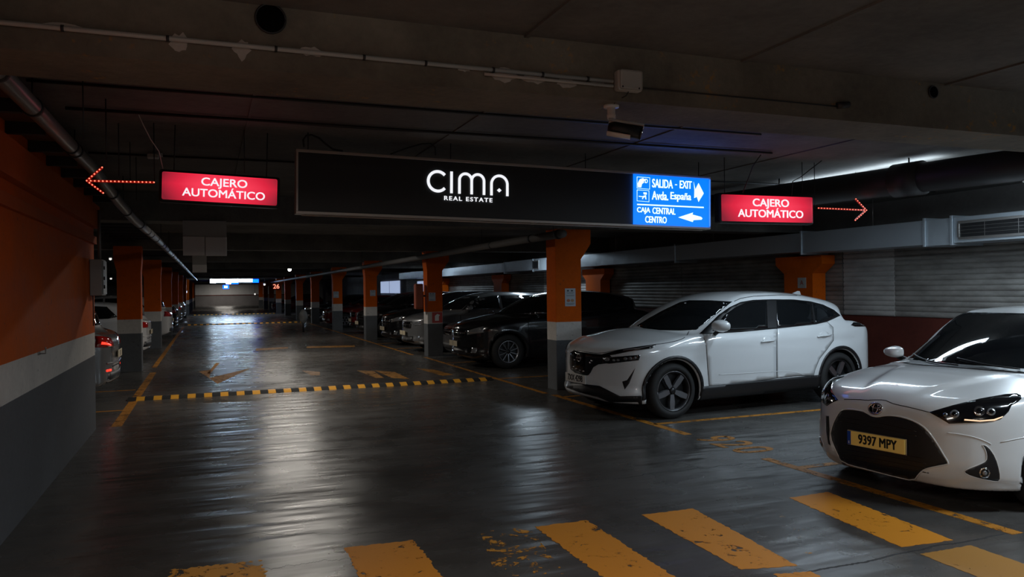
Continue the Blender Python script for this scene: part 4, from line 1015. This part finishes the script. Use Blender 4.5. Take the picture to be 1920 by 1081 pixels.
for i, y0 in enumerate((300, 345, 560, 605, 650, 695)):
    x0 = 130+(y0-300)*.12; A.bead('grille_slat', 'photo', cB([(x0+40, y0-45), (x0+430, y0+20), (900+(y0-300)*.3, y0+95)]), .004, M_gloss, smooth=0)
for pth in ([(1190, 410), (1290, 418), (1450, 448), (1560, 490), (1610, 518)], [(1700, 497), (1850, 466), (1940, 448)]): A.bead('bumper_crease', 'photo', cB(pth), .0035, M_paintW, smooth=1, off=.001)
A.skin('bumper_vent', 'photo', cB([(46, 246), (72, 250), (78, 380), (76, 470), (88, 528), (68, 512), (50, 400)]), M_black, .003, step=4)
A.skin('lower_lip', 'photo', cB([(196, 688), (560, 785), (872, 862), (868, 884), (560, 815), (235, 722)]), mat('lip grey', (.04, .04, .042), .4), .008, step=5)
A.strip('panel_gap', 'photo', cB([(215, 93), (350, 93), (440, 102), (480, 97), (600, 97), (650, 120), (690, 137), (850, 170), (1020, 214)]), 1.3, M_seam, smooth=1)
hl = cB([(1020, 215), (1250, 150), (1500, 90), (1740, 48), (1850, 40), (1893, 60), (1893, 90), (1860, 120), (1800, 150), (1770, 210), (1700, 278), (1560, 308), (1210, 322), (1120, 268)])
A.skin('headlamp', 'photo', hl, M_gloss, .005, mirror=True, step=5)
A.skin('headlamp_strip', 'photo', cB([(1355, 279), (1500, 291), (1630, 280), (1716, 252), (1712, 262), (1640, 292), (1500, 303), (1352, 292)]), M_drl, .008, step=3)
for (cx, cy, r) in ((1495, 205, 55), (1605, 212, 42), (1262, 232, 45), (1175, 238, 22)):
    A.skin('headlamp_lens', 'photo', cB([(cx+r*math.cos(t), cy+r*.85*math.sin(t)) for t in np.linspace(0, 2*math.pi, 15)[:-1]]), M_lens if cx != 1495 else M_chrome, .0085, step=4, mirror=True)
    A.skin('lens_core', 'photo', cB([(cx+r*.6*math.cos(t), cy+r*.5*math.sin(t)) for t in np.linspace(0, 2*math.pi, 13)[:-1]]), M_gloss, .0105, step=4, mirror=True)
fb = cB([(1518, 515), (1580, 540), (1650, 640), (1690, 780), (1692, 868), (1620, 868), (1420, 822), (1350, 782), (1370, 757), (1500, 708), (1562, 675), (1568, 620), (1550, 560)])
A.skin('fog_light_recess', 'photo', fb, M_black, .003, smooth=1, mirror=True, step=5); A.bead('fog_light_surround', 'photo', fb, .0045, M_paintW, True, smooth=1, mirror=True)
for r, m, o in ((52, M_chrome, .006), (40, M_gloss, .0075), (22, M_lens, .0095)):
    A.skin('fog_light', 'photo', cB([(1545+r*math.cos(t), 787+r*math.sin(t)) for t in np.linspace(0, 2*math.pi, 17)[:-1]]), m, o, step=3, mirror=True)
yy = np.linspace(-.70, .70, 15)
wb = lambda y, o=0.: 1.115+.72*y*y+o
A.skin('windscreen', 'top', [(wb(y), y) for y in yy]+[(1.995+.55*y*y, y) for y in np.linspace(.56, -.56, 11)], M_glass, .004, step=.045)
A.skin('cowl', 'top', [(wb(y, .012), y) for y in yy]+[(wb(y, -.085), y) for y in yy[::-1]], M_black, .006, step=.04)
A.bead('wiper', 'photo', cC([(355, 450), (400, 482), (520, 530), (735, 556)]), .007, M_black, off=.02, smooth=1)
A.bead('wiper', 'photo', cC([(735, 492), (850, 520), (1000, 555), (1280, 590)]), .007, M_black, off=.02, smooth=1)
A.plate((-.012, .0, .435), .475, .108, txt='', col=mat('plate yellow', (.92, .66, .18), .4))
pl = [o for o in A.root.children if o.name.startswith('number_plate')][0]
box('plate_frame', (-.010, -.244, .375), (-.002, .244, .495), M_chrome, pl, .002)
box('eu_band', (-.0255, .205, .383), (-.0235, .235, .487), mat('plate blue', (.01, .05, .30), .4), pl)
text('plate_text', '9397 MPY', .098, M_black, pl, (-.0245, -.018, .434), (0, -1, 0), (0, 0, 1), sx=.76, depth=.0015, bold=.0026, spacing=1.02)
text('band_text', 'E', .026, M_white, pl, (-.0258, .220, .400), (0, -1, 0), (0, 0, 1), depth=.001)
# emblem: three ovals
h_, n_, ok = A.pt('photo', cB([(521, 182)])); ec = Vector(h_[0]); en = Vector(n_[0]); ey = Vector((0, -1, 0)); ez = en.cross(ey)*-1; ez = ez if ez.z > 0 else -ez
em = thing('x', None, None); bpy.data.objects.remove(em)
def oval(name, cx, cz, a, b, r, par):
    return tube(name, [ec+en*.012+ey*(cx+a*math.cos(t))+ez*(cz+b*math.sin(t)) for t in np.linspace(0, 2*math.pi, 25)], r, M_chrome, par, 8)
eb = tube('emblem', [ec-en*.004, ec+en*.009], .05, M_gloss, A.root, 24); 
for v in eb.data.vertices: d_ = v.co-ec; v.co = ec+en*d_.dot(en)+ey*d_.dot(ey)*1.05+ez*d_.dot(ez)*.8
oval('emblem_ring', 0, 0, .055, .042, .006, eb); oval('emblem_ring', 0, .002, .020, .038, .0045, eb); oval('emblem_ring', 0, .020, .038, .016, .0045, eb)
# side glass, doors (side view), mirrors, wheels
for sd in ('right', 'left'):
    A.skin('side_window', sd, [(1.68, .99), (1.86, 1.10), (2.06, 1.20), (2.25, 1.255), (2.42, 1.27), (2.42, .99)], M_glass, .004, step=.035)
    A.skin('side_window', sd, [(2.48, .99), (2.48, 1.27), (2.85, 1.265), (3.12, 1.20), (3.28, 1.10), (3.25, 1.03)], M_glass, .004, step=.05)
    A.skin('door', sd, [(1.32, .30), (1.32, .92), (2.42, .96), (2.42, .26), (1.35, .26)], M_paintW, .004, step=.06)
    A.skin('door', sd, [(2.45, .26), (2.45, .96), (3.2, 1.0), (3.12, .70), (2.98, .5), (2.85, .26)], M_paintW, .004, step=.06)
A.skin('rear_window', 'rear', [(-.5, 1.05), (.5, 1.05), (.42, 1.30), (-.42, 1.30)], M_glass, .004, step=.06)
A.skin('tail_lamp', 'rear', [(-.82, .86), (-.45, .84), (-.45, .95), (-.80, .99)], M_tail, .006, step=.05, mirror=True)
mirror_pair(A, 1.60, .90, .975, (.20, .10, .09))
A.wheels('six', .205, width=.19)
# ---------------------------------------------------------------- white crossover
PQ = dict(L=4.56, H=1.60, hw=.915, rw=.345, ra=.385, wx=(.93, 3.75), yi=.55, k1=.08, k2=.06, k3=.08, bow=.55, xm=2.4, zc=.9, zr=.0, rc=1.0, flare=.016,
    T=[(0, .82), (.08, .875), (.3, .945), (.6, 1.01), (1.0, 1.075), (1.35, 1.05), (1.7, 1.04), (2, 1.055), (3, 1.10), (3.66, 1.14), (4.1, 1.12), (4.40, 1.04), (4.56, .93)],
    CR=[(0, .03), (.4, .08), (.9, .12), (1.3, .05), (1.8, .01), (4.5, .01)],
    R=[(.7, .85), (.95, 1.0), (1.1, 1.10), (1.4, 1.265), (1.8, 1.43), (2.1, 1.50), (2.5, 1.545), (2.9, 1.55), (3.4, 1.525), (3.85, 1.465), (4.15, 1.40), (4.24, 1.35), (4.3, 1.18), (4.42, 1.0), (4.55, .7)],
    B=[(-.1, .25), (.1, .25), (.3, .20), (4.1, .22), (4.48, .33)],
    XF=[(0, .03), (.2, .06), (.35, .125), (.5, .20), (.65, .29), (.75, .375), (.83, .48), (.88, .60), (.95, .85)],
    ZF=[(.15, .06), (.25, .02), (.32, -.02), (.42, .01), (.6, .01), (.78, .015), (.86, .05), (.95, .2)],
    XR=[(0, 4.56), (.5, 4.53), (.75, 4.46), (.86, 4.34), (.92, 4.12)], S=[(.2, .95), (.35, .985), (.55, 1.0), (.75, 1.0), (.95, .975), (1.1, .94)],
    WC=[(.9, .895), (1.05, .86), (1.25, .755), (1.45, .63), (1.56, .54)], HW=[(0, .86), (.5, .895), (1, .915), (3.5, .915), (4.2, .885), (4.56, .83)],
    crease=[(.455, .50, 1.5, 3.3, -.005, .035), (.86, .97, .6, 4.2, .008, .05)])
Q = Car('crossover', 'white crossover parked behind the nearest column, dark windows and five-spoke wheels', 4.30, 8.98, 4.3, PQ, M_paintQ, .023)
def cA(p): return [(1050+x/5.407, 600+y/5.407) for x, y in p]
def c1(p): return [(1000+x/2.909, 500+y/2.909) for x, y in p]
Q.skin('lower_bumper', 'photo', cA([(95, 622), (280, 650), (400, 664), (610, 770), (832, 764), (832, 850), (600, 862), (380, 770), (200, 722), (75, 676)]), M_black, .010, step=5)
Q.bead('bumper_lip', 'photo', cA([(75, 678), (200, 725), (390, 770)]), .008, M_gloss, off=.006)
Q.skin('grille', 'photo', cA([(108, 297), (250, 330), (430, 347), (530, 352), (505, 432), (352, 452), (300, 552), (270, 562), (112, 520), (100, 420)]), M_gloss, .004, smooth=1, step=5)
Q.skin('headlamp', 'photo', cA([(440, 380), (815, 350), (800, 405), (500, 440), (430, 430)]), M_gloss, .006, mirror=True, step=4)
Q.skin('headlamp', 'photo', cA([(425, 345), (600, 303), (975, 248), (935, 285), (700, 318), (560, 348), (500, 356)]), M_gloss, .006, mirror=True, step=4, label='slim upper light strip')
for (x, y, r) in ((480, 395, 26), (550, 405, 15), (590, 403, 15), (665, 390, 20), (712, 384, 18), (760, 378, 15)):
    Q.skin('headlamp_lens', 'photo', cA([(x+r*math.cos(t), y+r*.8*math.sin(t)) for t in np.linspace(0, 2*math.pi, 11)[:-1]]), M_lens, .009, step=3)
Q.strip('light_blade', 'photo', cA([(640, 305), (800, 285), (940, 258)]), 1.2, M_lens, off=.008)
Q.skin('fog_light', 'photo', cA([(765, 482), (702, 640), (657, 702), (632, 620), (682, 606)]), M_black, .004, step=4, mirror=True)
for (x, y, r) in ((195, 380, 36),):
    h_, n_, ok = Q.pt('photo', cA([(x, y)])); ec = Vector(h_[0]); en = Vector(n_[0])
    e_ = tube('emblem', [ec+en*.006+Vector((0, .045*math.cos(t), .045*math.sin(t))) for t in np.linspace(0, 2*math.pi, 21)], .005, M_chrome, Q.root, 8)
    box('emblem_bar', (ec.x-.014, ec.y-.06, ec.z-.008), (ec.x-.002, ec.y+.06, ec.z+.008), M_chrome, e_)
for i, (x, y) in enumerate(((140, 470), (170, 490), (205, 505), (240, 515), (150, 400), (325, 410), (310, 430))):
    Q.skin('grille_stud', 'photo', cA([(x-9, y-6), (x+9, y-4), (x+9, y+6), (x-9, y+4)]), M_chrome, .007, step=3)
q_ = Q.pt('photo', cA([(190, 590)]))[0][0]
Q.plate((q_[0]-.004, -.035, q_[2]), .50, .11, txt='7XX 4298', col=mat('plate white', (.62, .62, .60), .4))
Q.strip('panel_gap', 'photo', cA([(140, 300), (280, 325), (415, 337), (600, 298), (800, 268), (975, 244), (1100, 228), (1220, 200), (1280, 165), (1308, 112)]), 1., M_seam, smooth=1)
for sd in ('photo', 'mir'):
    mir = False
    if sd == 'mir': break
DLO = c1([(905, 365), (940, 332), (1010, 262), (1070, 220), (1130, 192), (1200, 180), (1300, 177), (1420, 178), (1510, 188), (1580, 206), (1640, 235), (1675, 265), (1640, 282), (1600, 300), (1540, 313), (1330, 337), (1100, 358), (960, 368)])
Q.skin('window_trim', 'photo', DLO, M_black, .003, mirror=True, step=6)
Q.skin('door_glass', 'photo', c1([(975, 350), (1010, 305), (1040, 265), (1100, 222), (1160, 195), (1210, 186), (1272, 184), (1278, 333), (1100, 350)]), M_glass, .005, mirror=True, step=6)
Q.skin('door_glass', 'photo', c1([(1325, 184), (1420, 184), (1500, 193), (1515, 200), (1530, 308), (1328, 330)]), M_glass, .005, mirror=True, step=6)
Q.skin('quarter_glass', 'photo', c1([(1525, 202), (1580, 214), (1630, 238), (1655, 262), (1600, 293), (1540, 306)]), M_glass, .005, mirror=True, step=5)
Q.skin('rear_pillar_trim', 'right', [(4.06, 1.18), (4.20, 1.34), (4.26, 1.30), (4.36, 1.12), (4.20, 1.13)], M_black, .004, mirror=True, step=.04)
Q.skin('windscreen', 'photo', c1([(565, 320), (630, 280), (700, 241), (800, 193), (850, 183), (960, 183), (1085, 190), (1040, 225), (960, 290), (890, 343), (800, 347), (690, 345), (600, 335)]), M_glass, .003, step=6)
Q.strip('roof_gap', 'photo', c1([(1095, 188), (1130, 172), (1200, 160), (1350, 153), (1500, 158), (1600, 172)]), 1., M_seam)
fd = c1([(925, 368), (1130, 356), (1322, 338), (1326, 606), (960, 656), (952, 560), (943, 430)])
rd = c1([(1330, 337), (1540, 314), (1600, 300), (1634, 330), (1636, 400), (1600, 450), (1560, 500), (1535, 560), (1528, 592), (1440, 592), (1330, 605)])
for d, gap in ((fd, 1), (rd, 1)):
    Q.skin('door', 'photo', d, M_paintQ, .0035, depth=.01, mirror=True, step=7)
    Q.strip('door_gap', 'photo', d+[d[0]], 1.5, M_seam, off=.0015, mirror=True)
for (x, y) in ((1277, 405), (1584, 377)):
    Q.skin('handle_recess', 'photo', c1([(x-26+52*(.5+.5*math.cos(t)), y-8+16*math.sin(t)*1.2) for t in np.linspace(0, 2*math.pi, 15)[:-1]]), M_paintQ, .0045, step=3, mirror=True)
    Q.bead('door_handle', 'photo', c1([(x-37, y+4), (x-20, y+1), (x+20, y-3), (x+37, y-7)]), .011, M_paintQ, off=.016, mirror=True)
def ringsec(cx, cz, r0, r1, a0, a1, n=26): return arc(cx, cz, r1, a0, a1, n)+arc(cx, cz, r0, a1, a0, n)
for cx in PQ['wx']: Q.skin('arch_cladding', 'right', ringsec(cx, .345, .396, .436, -12, 192), M_black, .010, depth=.03, step=.03, mirror=True)
Q.skin('sill_cladding', 'right', [(1.33, .21), (1.34, .375), (3.36, .405), (3.34, .22)], M_black, .014, depth=.03, step=.035, mirror=True)
Q.skin('sill_cladding', 'right', [(4.16, .25), (4.16, .42), (4.42, .45), (4.42, .36)], M_black, .009, step=.06, mirror=True)
Q.skin('tail_lamp', 'right', [(4.02, 1.055), (4.10, 1.03), (4.38, 1.02), (4.40, 1.07), (4.1, 1.085)], M_gloss, .008, step=.03, mirror=True)
Q.bead('body_crease', 'photo', c1([(1010, 587), (1150, 580), (1320, 568), (1420, 570), (1480, 590)]), .004, M_paintQ, off=.003, smooth=1, mirror=True)
mirror_pair(Q, 1.60, 1.02, 1.125, (.22, .115, .125), M_paintQ, (-1,))
bm = bmesh.new(); vs_ = [bm.verts.new(p_) for p_ in ((3.72, -.02, 1.475), (3.72, .02, 1.475), (3.96, .025, 1.44), (3.96, -.025, 1.44), (3.90, 0, 1.535), (3.95, 0, 1.53))]
for f in ((0, 1, 2, 3), (0, 4, 1), (1, 4, 5, 2), (0, 3, 5, 4), (3, 2, 5)): bm.faces.new([vs_[i] for i in f])
frombm('roof_fin', bm, M_paintQ, Q.root)
Q.skin('rear_window', 'rear', [(-.6, 1.14), (.6, 1.14), (.48, 1.32), (-.48, 1.32)], M_glass, .004, step=.06)
Q.wheels('five', .245, width=.22)
# ---------------------------------------------------------------- other cars
import copy
def scaled(P, L, Wd, H):
    P = copy.deepcopy(P); sx, sy, sz = L/P['L'], Wd/P['hw'], H/P['H']
    for k_, (a, b) in dict(T=(sx, sz), CR=(sx, sz), R=(sx, sz), B=(sx, sz), XF=(sy, sx), ZF=(sz, sx), XR=(sy, sx), S=(sz, 1), WC=(sz, sy), HW=(sx, sy)).items(): P[k_] = [(p*a, q*b) for p, q in P[k_]]
    P['L'] = L; P['hw'] = Wd; P['H'] = H; P['wx'] = tuple(w*sx for w in P['wx']); P['yi'] *= sy; P['zc'] *= sz
    P['rw'] *= sz; P['ra'] = P['rw']+.04; P['xm'] *= sx; P.pop('bulge', None)
    P['crease'] = [(a*sz, b*sz, c_*sx, d*sx, e*.8, f) for a, b, c_, d, e, f in P['crease'][:1]]
    return P
def estate(P, long=True):
    P = copy.deepcopy(P); L = P['L']; H = P['H']
    R = [p for p in P['R'] if p[0] < L*.55]; top = R[-1][1]
    P['R'] = R+[(L*.7, top*.995), (L*.86, top*.97), (L*.93, top*.93), (L*.975, top*.78), (L*1.0, top*.62)]; return P
def generic(name, label, x, y, yaw, P, paint, plate='', rear=False, style='six', rm=None, group='parked cars along the aisle', lit=False, res=.048, rim=.2):
    c = Car(name, label, x, y, yaw, P, paint, res, group=group); L, w, H = P['L'], P['hw'], P['H']; b = c.b
    sx, sz = L/4.48, H/1.6
    belt = 1.09*sz if H > 1.45 else 1.0*sz
    for sd in ('right', 'left'):
        xa, xb = 1.42*sx, 3.45*sx
        zt = lambda t: min(float(b.R(np.array(t)))-.10, H*.94)
        pts = [(xa, belt*.985)]+[(t, zt(t)) for t in np.linspace(xa+.32, xb, 7)]+[(3.72*sx, belt*1.06), (3.5*sx, belt*1.02)]
        mid = (xa+xb)/2+.1
        c.skin('side_window', sd, [p for p in pts if p[0] < mid-.03]+[(mid-.03, zt(mid)), (mid-.03, belt)], M_glass, .005, step=.09)
        c.skin('side_window', sd, [(mid+.03, belt), (mid+.03, zt(mid))]+[p for p in pts if p[0] > mid+.03], M_glass, .005, step=.09)
        c.strip('door_gap', sd, [(1.36*sx, .3*sz), (1.34*sx, .95*sz)], .012, M_seam); c.strip('door_gap', sd, [(mid, .3*sz), (mid, 1.0*sz)], .012, M_seam)
        c.bead('door_handle', sd, [(mid-.28, .93*sz), (mid-.1, .94*sz)], .012, paint, off=.012)
    zc = float(b.R(np.array(2.05*sx)))-.05
    c.skin('windscreen', 'front', [(-.8*w, belt), (0, belt-.02), (.8*w, belt), (.63*w, zc*.985), (0, zc), (-.63*w, zc*.985)], M_glass, .004, step=.08)
    c.skin('rear_window', 'rear', [(-.72*w, belt+.06), (.72*w, belt+.06), (.55*w, H*.87), (-.55*w, H*.87)], M_glass, .004, step=.08)
    c.skin('headlamp', 'front', [(-.86*w, .74*sz), (-.50*w, .68*sz), (-.48*w, .76*sz), (-.84*w, .86*sz)], M_lens, .006, mirror=True, step=.05)
    c.skin('grille', 'front', [(-.42*w, .62*sz), (.42*w, .62*sz), (.46*w, .80*sz), (-.46*w, .80*sz)], M_gloss, .004, step=.08)
    c.skin('lower_grille', 'front', [(-.55*w, .27*sz), (.55*w, .27*sz), (.5*w, .42*sz), (-.5*w, .42*sz)], M_black, .004, step=.08)
    c.skin('fog_light', 'front', [(-.74*w, .33*sz), (-.62*w, .33*sz), (-.62*w, .43*sz), (-.74*w, .43*sz)], M_lens, .005, step=.05, mirror=True)
    c.bead('grille_bar', 'front', [(-.44*w, .72*sz), (.44*w, .72*sz)], .008, M_chrome, off=.006)
    c.skin('tail_lamp', 'rear', [(-.93*w, .86*sz), (-.52*w, .84*sz), (-.52*w, .97*sz), (-.90*w, 1.02*sz)], M_tail, .008, mirror=True, step=.05)
    if lit: c.skin('lit_tail_strip', 'rear', [(-.88*w, .90*sz), (-.66*w, .865*sz), (-.66*w, .885*sz), (-.87*w, .935*sz)], M_taillit, .012, mirror=True, step=.04); c.skin('lit_reflector', 'rear', [(-.8*w, .50*sz), (-.66*w, .50*sz), (-.66*w, .53*sz), (-.8*w, .53*sz)], M_taillit, .012, mirror=True, step=.04)
    c.skin('bumper_insert', 'rear', [(-.8*w, .34*sz), (.8*w, .34*sz), (.75*w, .48*sz), (-.75*w, .48*sz)], M_black, .004, step=.08)
    if rear:
        c.strip('boot_gap', 'rear', [(-.62*w, 1.0*sz), (-.6*w, .56*sz), (.6*w, .56*sz), (.62*w, 1.0*sz)], .014, M_seam)
        c.bead('bumper_edge', 'rear', [(-.8*w, .62*sz), (0, .60*sz), (.8*w, .62*sz)], .012, paint, off=.004)
    if plate:
        if rear: h_ = c.pt('rear', [(0, .72*sz)])[0][0]; c.plate((h_[0]+.012, 0, .72*sz), ax='rear', txt=plate, col=M_plateC)
        else: h_ = c.pt('front', [(0, .50*sz)])[0][0]; c.plate((h_[0]-.012, 0, .50*sz), ax='front', txt=plate, col=M_plateC)
    mirror_pair(c, 1.58*sx, w+.09, belt+.02, (.2, .10, .09), paint)
    c.wheels(style, rim, width=.2, rm=rm); return c
M_plateC = mat('plate cream', (.55, .47, .32), .45)
M_pBlack = mat('black car paint', (.006, .006, .007), .22, coat=1.); M_pGrey = mat('grey car paint', (.11, .11, .115), .3, .4, coat=1.)
M_pSilver = mat('silver car paint', (.20, .205, .21), .28, .5, coat=1.); M_pRed = mat('dark red car paint', (.12, .006, .006), .25, .2, coat=1.)
M_pWhite2 = mat('plain white car paint', (.5, .5, .5), .3, coat=1.)
suv = scaled(PQ, 4.5, .90, 1.62); hat = scaled(PY, 4.1, .87, 1.47); mpv = estate(scaled(PQ, 4.6, .90, 1.62)); est = estate(scaled(PQ, 4.5, .86, 1.60))
generic('people_carrier', 'black people carrier with thin ten-spoke wheels left of nearest column', 4.72, 15.55, .5, suv, M_pBlack, '1', style='ten', rm=M_rim, rim=.225, res=.035)
generic('hatchback', 'grey hatchback squeezed between the black people carrier and the second column', 5.15, 17.50, 0, scaled(PY, 4.2, .74, 1.47), M_pGrey, '', res=.04)
generic('estate_car', 'silver estate car just beyond the second right column, pale front plate', 4.75, 20.2, 2, est, M_pSilver, '2', res=.035)
generic('saloon', 'black car with bright headlamp between second and third right columns', 4.75, 22.8, 2, suv, M_pBlack, '4', res=.04)
generic('crossover', 'black crossover just beyond the third right column', 4.8, 27.3, 2, suv, M_pBlack, '5')
generic('crossover', 'dark red tall car beyond the third right column, behind the black crossover', 5.0, 29.9, 0, mpv, M_pRed, '6')
generic('hatchback', 'dark red hatchback beyond the fourth right column', 4.8, 35.7, 0, hat, M_pRed, '7')
generic('hatchback', 'black hatchback far down the right row of bays', 4.8, 43.0, 0, hat, M_pBlack, '')
generic('hatchback', 'dark red car farthest down the right row of bays', 4.8, 66.0, 0, hat, M_pRed, '')
generic('crossover', 'silver crossover with lit red tail lamp behind the end of orange wall', -5.78, 13.25, 0, scaled(PQ, 4.5, .90, 1.60), M_pSilver, '8', True, lit=True, res=.03)
generic('hatchback', 'white hatchback with red tail lamp between the first and second left columns', -5.35, 21.6, 0, scaled(PY, 4.0, .85, 1.47), M_pWhite2, '9', True)
generic('crossover', 'white crossover between the second and third left columns', -5.6, 28.2, 0, suv, M_pWhite2, '3', True)
generic('saloon', 'black car beyond the third left column', -5.3, 35.8, 0, hat, M_pBlack, '', True)
generic('hatchback', 'silver hatchback fifth along the left row, far away', -5.35, 43.6, 0, hat, M_pSilver, '', True)
generic('hatchback', 'white hatchback farthest along the left row', -5.35, 51.0, 0, hat, M_pWhite2, '', True)
